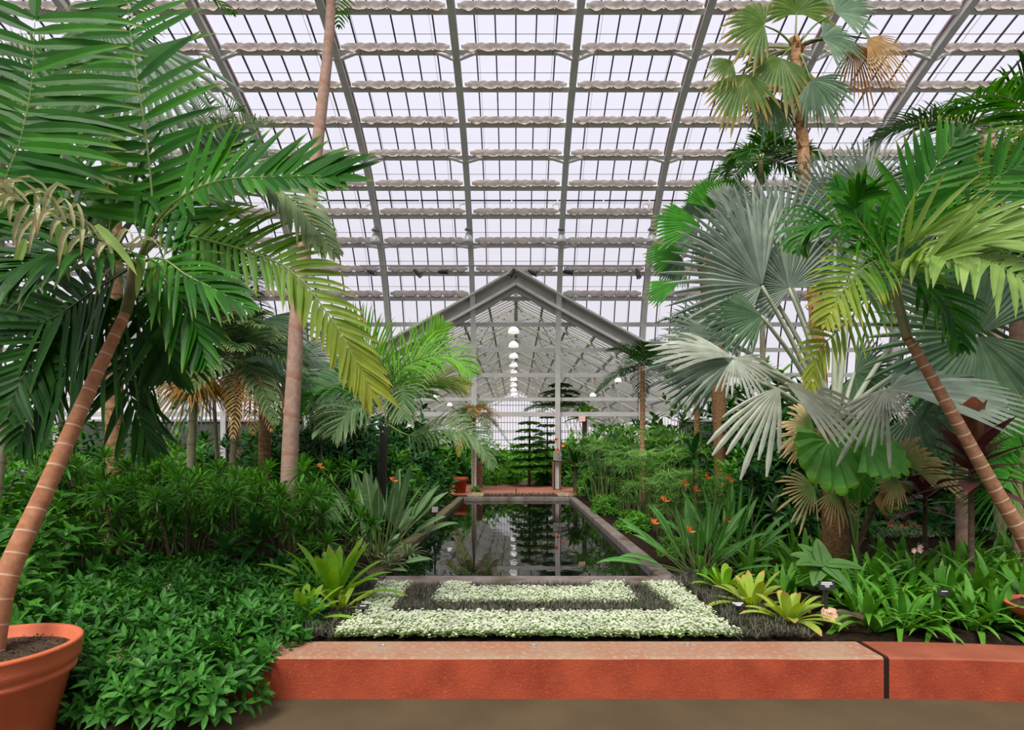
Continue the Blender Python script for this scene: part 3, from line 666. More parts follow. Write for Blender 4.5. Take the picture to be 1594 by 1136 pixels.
# ---- shade cloths, gathered above each roof beam
def cloth_mesh(seed, wdt):
    rnd = random.Random(seed); mb = MB(); nx = 48; rows = 7; sc = 6; vs = []; uv = []
    ph = [rnd.uniform(-.06, .06) for _ in range(sc + 1)]; dp = [rnd.uniform(.7, 1.15) for _ in range(sc + 1)]
    for i in range(nx + 1):
        u = i / nx; q = u * sc; k = min(int(q), sc - 1); f = q - k
        scal = math.sin(math.pi * f) * dp[k]
        end = min(1, min(u, 1 - u) * 14)
        for j in range(rows + 1):
            v = j / rows
            z = .23 - v * (.15 + .085 * scal * end) - .01 * math.sin(u * 60 + v * 9) - (1 - end) * .05 * (1 - v)
            y = -.03 - .085 * math.sin(math.pi * min(1, v * .95 + .03)) * (.6 + .4 * scal) - .012 * math.sin(u * 90 + v * 5)
            vs.append(V(((u - .5) * wdt, y, z))); uv.append((u, v))
    mb.add(vs, [(i * (rows + 1) + j, (i + 1) * (rows + 1) + j, (i + 1) * (rows + 1) + j + 1, i * (rows + 1) + j + 1) for i in range(nx) for j in range(rows)], uv)
    k = rows + 1                         # hem
    mb.tube([vs[i * k + rows] + V((0, -.005, -.004)) for i in range(0, nx + 1, 1)], .009, 5, 1)
    return mb
cl_proto = []
rown = ['lowest', 'second', 'third', 'fourth', 'fifth', 'sixth', 'seventh', 'eighth', 'ninth', 'tenth', 'eleventh']
bayname = {0: 'in the bay over the gable', -1: 'one bay left of the gable peak', 1: 'one bay right of the gable peak', -2: 'two bays left of the gable peak', 2: 'two bays right of the gable peak',
           -3: 'three bays left of the gable peak', 3: 'three bays right of the gable peak', -4: 'four bays left of the gable peak', 4: 'four bays right of the gable peak'}
for k in range(3, 14):
    s = ROW_S[k]; y, z = prof_at(s); d = prof_dir(s); inn = V((0, -d.z, d.y)); ang = math.atan2(-d.y, d.z)
    for b in range(-4, 5):
        x = b * BAY
        if k == 3 and abs(b) < 1: continue
        if k <= 5 and b < -3: continue
        if not cl_proto:
            for sd in range(3): cl_proto.append(cloth_mesh(sd + 3, 2.86).build('shade_cloth', ['cloth', 'cloth_edge'], None, True))
            pr = cl_proto[0]; used = [False] * 3
        q = (k * 5 + b * 3) % 3
        if not used[q]: o = cl_proto[q]; used[q] = True
        else: o = cl_proto[q].copy(); COL.objects.link(o)
        c = V((x, y, z)) + inn * .12 + d * .07
        o.location = c; o.rotation_euler = (ang, 0, 0)
        o.scale = (1, 1, 1)
        tag(o, 'beige gathered shade cloth on the %s beam up, %s' % (rown[k - 3], bayname[b]), 'shade cloth', 'gathered shade cloths under the glass roof')

# ---- lamps and spots in the hall
def pendant(px, py, Y, label):
    c = P(px, py, Y); s = .30 / (9 / (F / 20.0)) * .0 + 1.0
    t = thing('pendant_lamp', c, label, 'lamp', 'glass pendant lamps hanging on the roof ribs')
    m = MB(); m.lathe(c, [(.02, .42), (.10, .34), (.13, .28), (.10, .27), (.06, .26), (.06, .16), (.10, .14), (.10, .12), (.02, .12)], 20); m.build('lamp_housing', 'lamp_metal', t, True)
    m = MB(); m.lathe(c, [(.07, .13), (.12, .07), (.16, -.04), (.185, -.16), (.17, -.165), (.145, -.05), (.10, .05)], 24); m.build('lamp_shade', 'lamp_glass', t, True)
    m = MB(); m.lathe(c, [(.0, -.20), (.10, -.19), (.165, -.16), (.172, -.13)], 24); m.build('lens', 'lamp_glass', t, True)
    m = MB(); m.tube([c + V((0, 0, .40)), c + V((0, 0, .62))], .012, 6); m.tube([c + V((.04 * math.cos(a), 0, .66 + .04 * math.sin(a))) for a in [i * .6 for i in range(11)]], .012, 5)
    m.tube([c + V((0, 0, .70)), c + V((0, 0.1, 1.05))], .035, 6)
    m.box((c.x - .09, c.y - .08, c.z + .98), (c.x + .09, c.y + .1, c.z + 1.16)); m.tube([c + V((-.26, 0, 1.0)), c + V((-.3, 0, 1.14)), c + V((-.16, 0, 1.18)), c + V((0, 0, 1.1))], .02, 6)
    m.tube([c + V((-.28, 0, .86)), c + V((-.18, 0, .94)), c + V((0, 0, .92))], .03, 6)
    m.build('hanger', 'steel_dark', t)
pendant(584, 372, 19.7, 'glass bell lamp hanging from the rib left of the gable, farthest left of the four')
pendant(729, 371, 19.7, 'glass bell lamp hanging from the rib just left of the gable peak')
pendant(874, 371, 19.7, 'glass bell lamp hanging from the rib just right of the gable peak')
pendant(1014, 371, 19.7, 'glass bell lamp partly hidden by the green fan palm leaves')
# pipe with spotlights
YP = 20.2
m = MB(); a, b = P(560, 413.5, YP), P(1075, 413.5, YP); m.tube([a, b], .028, 8)
tag(m.build('spotlight_pipe', 'pipe'), 'pale horizontal pipe carrying the spotlights above the gable peak', 'pipe')
m = MB()
for k in range(9):
    x0 = 440 + k * 71.5; m.tube([P(x0, 312, 19.3), P(x0 + 69.5, 312, 19.3)], .024, 6)
tag(m.build('dark_pipe', 'bar'), 'thin dark jointed pipe running under the roof above the pendant lamps', 'pipe')
def spot(px, dx, dz, label):
    c = P(px, 421, YP); t = thing('spotlight', c, label, 'spotlight', 'black spotlights on the pipe')
    m = MB(); m.tube([P(px, 415.6, YP), c], .02, 6); m.tube([c + V((-.06, 0, .0)), c + V((-.08, 0, -.06)), c + V((-.04, 0, -.1))], .014, 5); m.build('clamp', 'steel_dark', t)
    d = V((dx, -.35, dz)).normalized(); e = c + V((0, 0, -.05)); m = MB(); m.tube([e - d * .12, e + d * .02, e + d * .16, e + d * .24], [.05, .075, .07, .095], 10); m.build('lamp_housing', 'black_metal', t, True)
    m = MB(); m.tube([e + d * .235, e + d * .245], .075, 10); m.build('lens', 'lamp_metal', t)
for px, dx, dz, lb in ((576, .8, -.3, 'black spotlight at the left end of the pipe, beside the palm frond tip'), (648, .7, -.7, 'black spotlight on the pipe aimed down right, left of the gable peak'),
        (688, 1.2, -.1, 'black spotlight lying level on the pipe between the two left pendant lamps'), (798, -.6, -1, 'black spotlight aimed down right at the gable peak'),
        (827, .8, -.5, 'black spotlight just right of the gable peak'), (882, 1.1, -.2, 'black spotlight beside the rib right of the gable peak'), (992, .2, -1, 'black spotlight aimed straight down beside the green fan palm')):
    spot(px, dx, dz, lb)
# annex lamps
def dome(c, r, label):
    t = thing('dome_lamp', c, label, 'lamp', 'row of white dome lamps in the annex')
    m = MB(); m.lathe(c, [(.02 * r, .75 * r), (.35 * r, .70 * r), (.7 * r, .45 * r), (.9 * r, .1 * r), (1.0 * r, -.35 * r), (.8 * r, -.4 * r), (0, -.45 * r)], 18); m.build('lamp_shade', 'lamp_white', t, True)
    m = MB(); m.tube([V(c) + V((0, 0, .7 * r)), V((c[0], c[1], min(gable_z(c[0]) - .2, c[2] + 1.6)))], .02, 6); m.tube([V(c) + V((0, 0, .68 * r)), V(c) + V((0, 0, 1.1 * r))], .09, 8); m.build('hanger', 'steel_dark', t)
ordn = ['nearest', 'second nearest', 'third nearest', 'fourth nearest', 'fifth nearest', 'sixth nearest', 'third farthest', 'second farthest', 'farthest']
for i, py in enumerate((515, 537, 554, 568, 580, 590, 599, 607, 614)):
    Yd = 25.2 + 3.6 * i; dome(P(799.5, py, Yd), .25 + .006 * i, 'white dome lamp under the annex ridge, %s of the row' % ordn[i])
for px, py, Yd, lb in ((679, 617, 29, 'white dome lamp low behind the bright green palm'), (700, 630, 34, 'white dome lamp low behind the bushes, right of the bright palm'),
                       (923, 615, 29, 'white dome lamp low on the right of the annex, above the exit sign'), (962, 592, 26, 'white dome lamp behind the dark feather palm fronds')):
    dome(P(px, py, Yd), .17, lb)
# exit sign
c = P(906, 652, 21.9); t = thing('exit_sign', c, 'small lit red exit sign on the beam right of the column', 'exit sign')
m = MB(); m.box((c.x - .12, c.y - .05, c.z - .09), (c.x + .12, c.y, c.z + .09)); m.build('housing', 'exit_face', t)
def textobj(s, size, loc, rot, m, parent, name='lettering', ext=.001):
    cu = bpy.data.curves.new(name, 'FONT'); cu.body = s; cu.size = size; cu.align_x = 'CENTER'; cu.align_y = 'CENTER'; cu.extrude = ext; cu.resolution_u = 2
    tmp = bpy.data.objects.new('tmp', cu); COL.objects.link(tmp); bpy.context.view_layer.update()
    me = bpy.data.meshes.new_from_object(tmp); bpy.data.objects.remove(tmp); me.materials.clear(); me.materials.append(M[m])
    o = bpy.data.objects.new(name, me); COL.objects.link(o)
    o.location = V(loc) - (parent.location if parent else V((0, 0, 0))); o.rotation_euler = rot; o.parent = parent; return o
textobj('EXIT', .105, (c.x, c.y - .053, c.z), (math.pi / 2, 0, 0), 'exit_red', t)
# notice box on the right middle column, on a dark stand
c = P(867.5, 710, 21.6); t = thing('notice_stand', V((c.x, c.y, BED)), 'grey notice box on a dark stand in front of the right column', 'notice stand')
m = MB(); m.box((c.x - .15, c.y - .06, c.z - .17), (c.x + .15, c.y + .04, c.z + .2)); m.build('notice_box', 'grey_box', t)
m = MB(); m.box((c.x - .13, c.y - .02, BED), (c.x - .09, c.y + .02, c.z)); m.box((c.x + .07, c.y - .02, BED), (c.x + .1, c.y + .02, c.z)); m.box((c.x - .16, c.y - .1, BED), (c.x + .14, c.y + .1, BED + .03)); m.build('stand', 'black_metal', t)
# ================================================================ PLANTS
BUNDLE = {}
def frond(t, pts, mats=('palm', 'rachis'), name='frond', label=None, **kw):
    o = frond_mesh(pts, **kw).build(name, list(mats), t)
    if label: o['label'] = label
    return o
def facing(tilt=0.0, roll=0.0):
    """blade normal turned towards the path in front, tipped up by tilt"""
    return V((roll, -1, tilt)).normalized()
def trunk(t, pts, rad, m, name='trunk', n=14, smooth=True, seg=24):
    mb = MB(); c = spline(pts, seg); k = len(c)
    rr = [rad[0] + (rad[1] - rad[0]) * (i / (k - 1)) for i in range(k)]
    mb.tube(c, rr, n); return mb.build(name, m, t, smooth)
def fan(t, hub, axis, nrm, R_, base, m='fan_silver', pm='petiole_pale', pr=.02, name='fan_leaf', sag=.1, **kw):
    hub = V(hub); o = fan_mesh(hub, axis, nrm, R_, **kw).build(name, m, t)
    mb = MB(); b = V(base); mid = b.lerp(hub, .5) + V((0, 0, sag * (hub - b).length)); mb.tube(spline([b, mid, hub], 10), [pr * 1.5, pr * .7], 7)
    q = mb.build('petiole', pm, o, True); q.matrix_parent_inverse = Matrix.Identity(4); q.matrix_local = Matrix.Identity(4)
    return o
def fix_sub(q, o):
    q.parent = o; q.matrix_parent_inverse = Matrix.Identity(4); return q

# ---------- left potted palm, close to the camera
def terracotta_pot(c, r, h, label, soil=True):
    t = thing('terracotta_pot', c, label, 'pot')
    m = MB(); m.lathe((c[0], c[1], c[2]), [(0, 0), (r * .62, 0), (r * .66, .02), (r * .86, h * .68), (r * .93, h * .71), (r * .93, h * .75), (r * .90, h * .77), (r * .96, h * .80), (r * .98, h * .86), (r * .98, h * .955),
        (r, h * .97), (r * 1.0, h * .99), (r * .985, h), (r * .93, h), (r * .90, h * .98), (r * .88, h * .86), (0, h * .86)], 56)
    m.build('pot_body', 'terracotta', t, True)
    m = MB(); k = 26; vs = [V((c[0], c[1], c[2] + h * .89))]
    for i in range(1, 9):
        for j in range(k):
            a = 2 * math.pi * j / k; rr = r * .89 * i / 8; q = V((c[0] + rr * math.cos(a), c[1] + rr * math.sin(a), c[2] + h * .885)); q.z += .02 * noise.noise(q * 14); vs.append(q)
    fs = [(0, 1 + j, 1 + (j + 1) % k) for j in range(k)] + [(1 + i * k + j, 1 + (i + 1) * k + j, 1 + (i + 1) * k + (j + 1) % k, 1 + i * k + (j + 1) % k) for i in range(7) for j in range(k)]
    m.add(vs, fs)
    for _ in range(420):
        a = U(0, 6.28); rr = r * .86 * math.sqrt(R()); p = V((c[0] + rr * math.cos(a), c[1] + rr * math.sin(a), c[2] + h * .89 + .008)); s = U(.005, .014)
        m.add([p + V((s, 0, 0)), p + V((-s, s * .6, 0)), p + V((0, -s, s * .3)), p + V((0, 0, s))], [(0, 1, 3), (1, 2, 3), (2, 0, 3)])
    m.build('soil', 'pot_soil', t)
    return t
potc = V((-3.14, 3.45, 0.0))
terracotta_pot(potc, .452, .635, 'large terracotta pot at the left edge holding the leaning palm')
tb = thing('potted_palm', V((-3.16, 3.5, .56)), 'leaning palm with a thick ringed reddish trunk in the left terracotta pot', 'palm')
ctop = P(196, 486, 4.4)
trunk(tb, [V((-3.20, 3.5, .5)), P(8, 905, 3.62), P(72, 760, 3.9), P(140, 605, 4.15), ctop], (.074, .036), 'trunk', n=20)
trunk(tb, [ctop, P(203, 455, 4.35), P(212, 405, 4.3)], (.04, .036), 'crownshaft', 'crownshaft')
c = P(210, 412, 4.3)
FR = dict(W=.062, n=22, segs=5)
F1 = lambda *a, **k: frond(tb, *a, **{**FR, **k})
# tall upright fronds
F1([c, P(120, 380, 4.1), P(8, 315, 3.9), P(30, 225, 3.9), P(48, 140, 3.95), P(55, 20, 4.0)], L=.95, W=.085, nrm=facing(.15, .1), ang=(82, 74), droop=.28, sides=(1, 1), t0=.32, n=21, lift=0, arch=.0, env=lambda t: .95 - .25 * t)
F1([c, P(236, 345, 4.3), P(232, 250, 4.35), P(218, 150, 4.4), P(204, 60, 4.5), P(196, -20, 4.6)], L=.82, W=.080, nrm=facing(.2, -.1), ang=(80, 72), droop=.12, t0=.18, n=20, lift=0, lscale=(.9, 1), env=lambda t: .95 - .25 * t)
F1([c, P(250, 335, 4.1), P(300, 297, 3.95), P(355, 279, 3.85), P(420, 276, 3.8), P(480, 274, 3.75), P(520, 276, 3.7)], L=.60, W=.07, nrm=facing(.25, 0), ang=(78, 25), droop=.05, t0=.25, n=20, lift=0, lscale=(1, .45), env=lambda t: .95 - .3 * t)
F1([c, P(262, 330, 4.2), P(330, 290, 4.2), P(395, 278, 4.2), P(445, 303, 4.15), P(482, 345, 4.1), P(520, 392, 4.05)], mats=('palm_under', 'rachis'), W=.04, L=.55, nrm=facing(.9, .1), ang=(55, 25), droop=.6, t0=.2, n=30, lscale=(.8, 1))
# large arching frond with yellowing outer half, drooping right
F1([c, P(262, 366, 4.25), P(330, 376, 4.15), P(400, 396, 4.05), P(460, 426, 3.98), P(515, 495, 3.95), P(550, 555, 3.95), P(575, 600, 3.98)], mats=('palm_yellow', 'rachis'), L=.62, W=.044, nrm=facing(.15, .1), ang=(68, 26), droop=.3, t0=.2, n=38, lift=0, lscale=(1, .85), env=lambda t: .95 - .5 * t)
F1([c, P(250, 402, 4.1), P(290, 428, 4.0), P(330, 448, 3.95), P(385, 478, 3.9)], mats=('palm', 'rachis'), L=.5, W=.04, nrm=facing(.6, 0), ang=(50, 15), droop=.5, t0=.15, n=14)
F1([c, P(260, 440, 4.2), P(300, 500, 4.1), P(320, 560, 4.05)], mats=('palm', 'rachis_dark'), L=.5, nrm=facing(.2, 0), ang=(45, 20), droop=.35, n=14, t0=.1)
# dark fronds to the left and below
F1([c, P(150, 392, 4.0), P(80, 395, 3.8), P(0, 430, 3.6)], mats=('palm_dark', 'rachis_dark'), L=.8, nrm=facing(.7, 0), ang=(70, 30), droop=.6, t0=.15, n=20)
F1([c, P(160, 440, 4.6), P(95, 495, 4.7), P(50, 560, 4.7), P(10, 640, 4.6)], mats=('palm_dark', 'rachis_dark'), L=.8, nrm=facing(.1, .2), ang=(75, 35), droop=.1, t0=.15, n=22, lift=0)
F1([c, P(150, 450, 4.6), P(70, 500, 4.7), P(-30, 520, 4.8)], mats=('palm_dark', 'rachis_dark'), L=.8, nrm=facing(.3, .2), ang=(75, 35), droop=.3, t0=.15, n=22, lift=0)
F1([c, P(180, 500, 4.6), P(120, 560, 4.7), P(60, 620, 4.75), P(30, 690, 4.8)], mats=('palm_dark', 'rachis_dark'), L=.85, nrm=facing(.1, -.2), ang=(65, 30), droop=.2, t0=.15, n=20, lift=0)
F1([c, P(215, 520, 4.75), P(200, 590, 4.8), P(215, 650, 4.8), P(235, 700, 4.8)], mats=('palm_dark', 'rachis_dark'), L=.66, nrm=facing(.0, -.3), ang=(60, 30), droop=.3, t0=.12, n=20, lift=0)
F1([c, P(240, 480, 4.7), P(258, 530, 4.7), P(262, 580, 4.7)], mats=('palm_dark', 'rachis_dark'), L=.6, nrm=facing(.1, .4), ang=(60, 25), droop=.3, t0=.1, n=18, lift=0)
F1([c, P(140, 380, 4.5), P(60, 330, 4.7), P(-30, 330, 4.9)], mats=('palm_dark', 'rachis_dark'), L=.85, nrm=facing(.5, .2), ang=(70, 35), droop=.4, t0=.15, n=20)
F1([c, P(160, 350, 4.6), P(110, 270, 4.8), P(70, 180, 4.9), P(90, 80, 5.0)], mats=('palm', 'rachis'), L=.9, nrm=facing(.2, .1), ang=(75, 45), droop=.3, t0=.2, n=20, lift=0)
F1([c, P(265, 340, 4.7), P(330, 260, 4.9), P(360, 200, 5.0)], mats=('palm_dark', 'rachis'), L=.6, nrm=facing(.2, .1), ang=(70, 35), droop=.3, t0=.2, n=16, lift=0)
F1([c, P(170, 352, 4.4), P(210, 290, 4.5), P(290, 330, 4.3), P(330, 400, 4.2)], mats=('palm', 'rachis'), L=.7, nrm=facing(.5, .1), ang=(65, 35), droop=.5, t0=.2, n=18)
# withered frond
F1([c, P(180, 386, 4.0), P(110, 352, 3.7), P(45, 318, 3.5), P(0, 300, 3.4)], mats=('dead_pale', 'rachis'), name='withered_frond', label='withered frond with curled beige leaflets', L=.42, W=.035, nrm=facing(.6, 0), ang=(60, 60), droop=2.4, t0=.1, n=20, fold=.6, jit=.55)
# pale leaflets hanging from the frond in the middle
m = MB()
PL = []
for px, py, l in ((222, 398, .30), (238, 402, .25), (252, 405, .16), (266, 412, .13)):
    m = MB(); PL.append(m); ribbon(m, P(px, py, 4.02), V((-.15, 0, -1)), facing(0, .3), l, .055, .1, 'oval' if l < .2 else 'leaflet', 6, .15)
for px, py, a, l in ((150, 350, .9, .42), (40, 372, -.3, .35), (90, 345, .2, .4)):
    m = MB(); PL.append(m); ribbon(m, P(px, py, 3.7), V((a, 0, -.9)), facing(.4, .3), l, .06, .4, 'leaflet', 6, .3)
for m in PL: m.build('pale_leaflet', 'palm_pale', tb)

# ---------- generic palms
def crown_palm(label, base, top, r, tm, n, L, leafl, mats, el=(70, -10), sag=.5, W=.035, nl=22, group=None, cat='palm', name='palm', mid=None, seed=1, droop=.6, az0=0, ang=(65, 30), fr=.012, azr=None, lift=.15):
    random.seed(seed); base = V(base); top = V(top); t = thing(name, base, label, cat, group)
    pts = [base] + ([V(mid)] if mid is not None else []) + [top]
    trunk(t, pts, r, tm)
    for i in range(n):
        e = math.radians(el[0] + (el[1] - el[0]) * (i + .5) / n + U(-8, 8)); az = az0 + i * 2.399 + U(-.25, .25)
        if azr: az = azr[0] + (azr[1] - azr[0]) * ((i * .618) % 1)
        pp = auto_rachis(top, az, e, L * U(.85, 1.1), sag * U(.8, 1.2))
        frond(t, pp, mats=mats[i % len(mats)] if isinstance(mats[0], (tuple, list)) else mats, n=nl, L=leafl, W=W, ang=ang, droop=droop, r=fr, nrm=None, lift=lift)
    return t
crown_palm('slender pale-stemmed palm at the far left edge, behind the potted palm', V((P(-22, 850, 5.6).x, 5.6, BED)), P(48, 535, 5.7), (.05, .03), 'trunk_pale', 9, 1.0, .42, ('palm', 'rachis'), el=(80, 10), seed=60, W=.045, nl=18, mid=P(8, 670, 5.65))
# tall trunks left: foliage above the picture
t = thing('tall_palm', V((P(448, 735, 8.0).x, 8.0, BED)), 'tall palm with a smooth pinkish trunk, left of the bright green palm', 'palm')
trunk(t, [V((P(446, 735, 8.0).x, 8.0, BED)), P(452, 690, 8.0), P(459, 560, 8.0), P(463, 480, 8.0), P(484, 310, 8.05), P(497, 200, 8.1), P(511, 75, 8.15), P(516, -10, 8.2)], (.118, .062), 'trunk_grey', seg=40)
tc_ = P(520, -70, 8.2); trunk(t, [P(516, -10, 8.2), tc_], (.065, .05), 'crownshaft', 'crownshaft')
for i in range(9): frond(t, auto_rachis(tc_, i * 2.4, math.radians(60 - i * 5), 2.2, .35), n=20, L=.5, W=.04)
t = thing('tall_palm', V((P(178, 700, 8.6).x, 8.6, BED)), 'tall palm with a reddish trunk behind the upper left fronds', 'palm')
trunk(t, [V((P(178, 750, 8.6).x, 8.6, BED)), P(178, 500, 8.6), P(176, 260, 8.6), P(174, 70, 8.6), P(172, -20, 8.6)], (.12, .085), 'trunk_rough', seg=40)
tc_ = P(172, -60, 8.6)
for i in range(8): frond(t, auto_rachis(tc_, i * 2.4, math.radians(60 - i * 9), 2.2, .4), n=20, L=.5, W=.04)
for hx, hy, ax, rr in ((150, 20, (0.1, 0, -1), 1.7), (215, 60, (.3, 0, -1), 1.9)):
    fan(t, P(hx, hy, 8.3), ax, (0, -1, .2), rr, tc_, m='fan_grey', spread=110, segs=18, split=.45, droop=.15, pr=.02)
crown_palm('feathery palm at the upper left with thin pale fronds against the glass', V((P(-20, 750, 6.5).x, 6.5, BED)), P(0, 200, 6.5), (.09, .06), 'trunk_pale', 12, 2.0, .55, (('palm_grey', 'rachis'), ('palm_under', 'rachis')), el=(75, -25), seed=3, W=.03, nl=30)
crown_palm('thin feather palm whose fine dark fronds cross the leftmost visible rib', V((P(290, 750, 13).x, 13, BED)), P(330, 230, 13), (.09, .06), 'trunk_pale', 11, 2.2, .55, ('palm_grey', 'rachis_dark'), el=(75, -20), seed=5, W=.028, nl=30)
crown_palm('palm with a reddish brown trunk standing behind the large yellowing frond', V((P(368, 750, 13.5).x, 13.5, BED)), P(364, 440, 13.5), (.11, .10), 'trunk_rough', 12, 2.2, .6, ('palm_dark', 'rachis_dark'), el=(80, -10), seed=6, W=.04, nl=26)
crown_palm('small upright palm with dense green leaflets behind the ringed trunk', V((P(345, 760, 9.6).x, 9.6, BED)), P(322, 420, 9), (.032, .025), 'trunk_pale', 11, 1.3, .4, ('palm', 'rachis'), el=(85, 5), seed=8, W=.03, nl=24)
# orange-fruited palm
t = crown_palm('slender green-trunked palm with a tangle of orange flower stalks', V((P(292, 745, 8.6).x, 8.6, BED)), P(306, 500, 8.6), (.062, .05), 'trunk_pale', 9, 1.2, .40, ('palm_dark', 'rachis_dark'), el=(80, 25), seed=9, W=.03, nl=24)
m = MB(); random.seed(10); c0 = P(306, 590, 8.5)
for i in range(170):
    a = U(0, 6.28); e = U(-.3, .9); d = V((math.cos(a) * math.cos(e), math.sin(a) * math.cos(e), math.sin(e))); l = U(.25, .62)
    q = [c0 + d * (l * s) + V((0, 0, -.55 * l * s * s * 1.6)) + V((U(-.03, .03), U(-.03, .03), U(-.03, .03))) for s in (0, .35, .7, 1)]
    m.tube(q, [.012, .007], 4, 0, False)
M['orange_stalk'] = mat('orange_flower_stalk', (.55, .22, .05), .6, .2, var=(.62, .42, .08), vscale=6)
o = m.build('flower_stalks', 'orange_stalk', t); o['label'] = 'orange branching flower stalks'
# grey feather palm with drooping dead brown leaves
t = crown_palm('shaggy grey-green feather palm with brown hanging fronds, left of the tall pinkish trunk', V((P(352, 750, 8.9).x, 8.9, BED)), P(374, 560, 8.9), (.055, .05), 'trunk_pale', 19, 1.35, .45, ('palm_grey', 'rachis'), el=(80, -15), seed=11, W=.038, nl=30, droop=.9)
for i in range(7):
    az = .5 - i * .30; pp = auto_rachis(P(380, 585, 8.7), az, math.radians(12), .85, .95 + .06 * i)
    o = frond(t, pp, mats=('dead_brown' if i % 2 else 'dead', 'stem_brown'), name='withered_frond', n=24, L=.36, W=.02, droop=1.2)
    o['label'] = 'withered brown frond hanging down'
# silver fan palm behind
t = thing('fan_palm', V((P(412, 740, 10.5).x, 10.5, BED)), 'grey-green fan palm behind the tall pinkish trunk', 'fan palm')
b0 = P(412, 610, 10.5); trunk(t, [V((P(412, 740, 10.5).x, 10.5, BED)), b0], (.12, .10), 'trunk_rough')
for hx, hy, ax, rr, sp in ((411, 497, (.1, 0, -1), 1.15, 210), (330, 560, (-.8, 0, -.6), 1.25, 150), (450, 560, (.9, 0, -.4), 1.25, 150), (500, 575, (.9, 0, -.5), 1.2, 140), (395, 545, (.5, 0, -.8), 1.1, 150), (300, 530, (-1, 0, -.2), 1.1, 140)):
    fan(t, P(hx, hy, U(9.9, 10.6)), ax, (U(-.3, .3), -1, .3), rr, b0, m='fan_grey' if rr != 1.25 else 'fan_silver', spread=sp, segs=30, split=.5, droop=.25)
# bright green palm in the middle left
t = thing('bright_palm', V((P(592, 745, 9.3).x, 9.3, BED)), 'bright yellow-green young palm arching beside the pool, left of the gable', 'palm')
c0 = P(603, 660, 9.3)
for k in range(4):
    trunk(t, [V((P(588 + k * 5, 745, 9.3).x, 9.3, BED)), P(592 + 3 * k, 700, 9.3), c0 + V((.05 * k - .08, 0, 0))], (.018, .014), 'petiole_dark', 'stem', n=7, seg=6)
for pts, mt, kw in (([c0, P(612, 620, 9.25), P(640, 575, 9.2), P(668, 535, 9.15), P(690, 505, 9.1)], 'palm_bright', dict(nrm=facing(.3, -.3), droop=.35)),
                    ([c0, P(608, 605, 9.1), P(585, 560, 9.0), P(560, 520, 8.9), P(540, 500, 8.9)], 'palm_bright', dict(nrm=facing(.4, .2), droop=.5)),
                    ([c0, P(612, 590, 9.0), P(650, 560, 8.9), P(700, 555, 8.8), P(735, 580, 8.7)], 'palm_bright', dict(nrm=facing(.9, 0), droop=.9)),
                    ([c0, P(615, 615, 9.0), P(625, 600, 8.7), P(628, 612, 8.3), P(630, 650, 8.1)], 'palm_grey', dict(nrm=facing(.3, 0), droop=.9)),
                    ([c0, P(590, 610, 9.2), P(550, 595, 9.1), P(500, 605, 9.0), P(470, 640, 9.0)], 'palm', dict(nrm=facing(.8, 0), droop=.8)),
                    ([c0, P(640, 678, 9.0), P(690, 668, 8.8), P(738, 680, 8.7), P(768, 725, 8.6)], 'palm_grey', dict(nrm=facing(.9, 0), droop=.9, L=.5)),
                    ([c0, P(640, 610, 9.4), P(680, 590, 9.5), P(725, 600, 9.6)], 'palm_yellow', dict(nrm=facing(.9, 0), droop=.9)),
                    ([c0, P(575, 635, 9.0), P(545, 640, 8.7), P(520, 675, 8.6)], 'palm_grey', dict(nrm=facing(.8, 0), droop=.8))):
    frond(t, pts, mats=(mt, 'petiole_dark' if mt == 'palm_bright' else 'rachis'), **{**dict(n=34, L=.72, W=.034, ang=(62, 30), t0=.22), **kw})

# ---------- right potted palm
pc = V((P(1654, 955, 4.75).x, 4.75, BED))
terracotta_pot(pc, .385, .22, 'terracotta pot cut off by the right edge, standing in the bed')
tr = thing('potted_palm', pc + V((0, 0, .18)), 'palm with a slender ringed trunk leaning left out of the right edge pot', 'palm')
ct = P(1398, 470, 5.0)
trunk(tr, [V((pc.x, pc.y, BED + .16)), P(1594, 838, 4.8), P(1545, 755, 4.85), P(1480, 640, 4.9), P(1425, 545, 4.95), P(1413, 528, 4.96)], (.066, .034), 'trunk_small', n=18)
trunk(tr, [P(1413, 528, 4.96), ct, P(1392, 440, 5.0)], (.04, .034), 'crownshaft', 'crownshaft')
c = P(1392, 432, 5.0)
F2 = lambda *a, **k: frond(tr, *a, **{**FR, **k})
F2([c, P(1420, 398, 4.8), P(1480, 394, 4.6), P(1530, 402, 4.45), P(1575, 425, 4.35), P(1640, 470, 4.3)], mats=('palm_pale', 'rachis'), L=.50, W=.072, nrm=facing(.9, 0), ang=(85, 70), droop=1.3, t0=.08, n=19, lscale=(.8, 1), lift=.1, env=lambda t: .85 + .2 * math.sin(t * 3))
F2([c, P(1375, 405, 4.8), P(1340, 420, 4.6), P(1310, 455, 4.5), P(1285, 500, 4.45)], mats=('palm_yellow', 'rachis'), L=.5, W=.045, nrm=facing(.5, 0), ang=(60, 30), droop=.5, t0=.1, n=20)
F2([c, P(1370, 405, 4.9), P(1335, 372, 4.75), P(1300, 350, 4.7), P(1262, 352, 4.7), P(1240, 385, 4.7)], mats=('palm', 'rachis_dark'), L=.5, W=.05, nrm=facing(.8, 0), ang=(62, 30), droop=.8, t0=.15, n=20)
F2([c, P(1400, 370, 4.9), P(1412, 325, 4.85), P(1450, 268, 4.8), P(1496, 208, 4.75)], L=.62, W=.062, nrm=facing(.2, -.2), ang=(65, 30), droop=.15, t0=.18, n=16, lift=0)
F2([c, P(1420, 372, 4.8), P(1480, 360, 4.7), P(1560, 352, 4.6), P(1640, 345, 4.5)], mats=('palm_pale', 'rachis'), L=.6, W=.05, nrm=facing(.3, 0), ang=(24, 16), droop=.25, t0=.15, n=16)
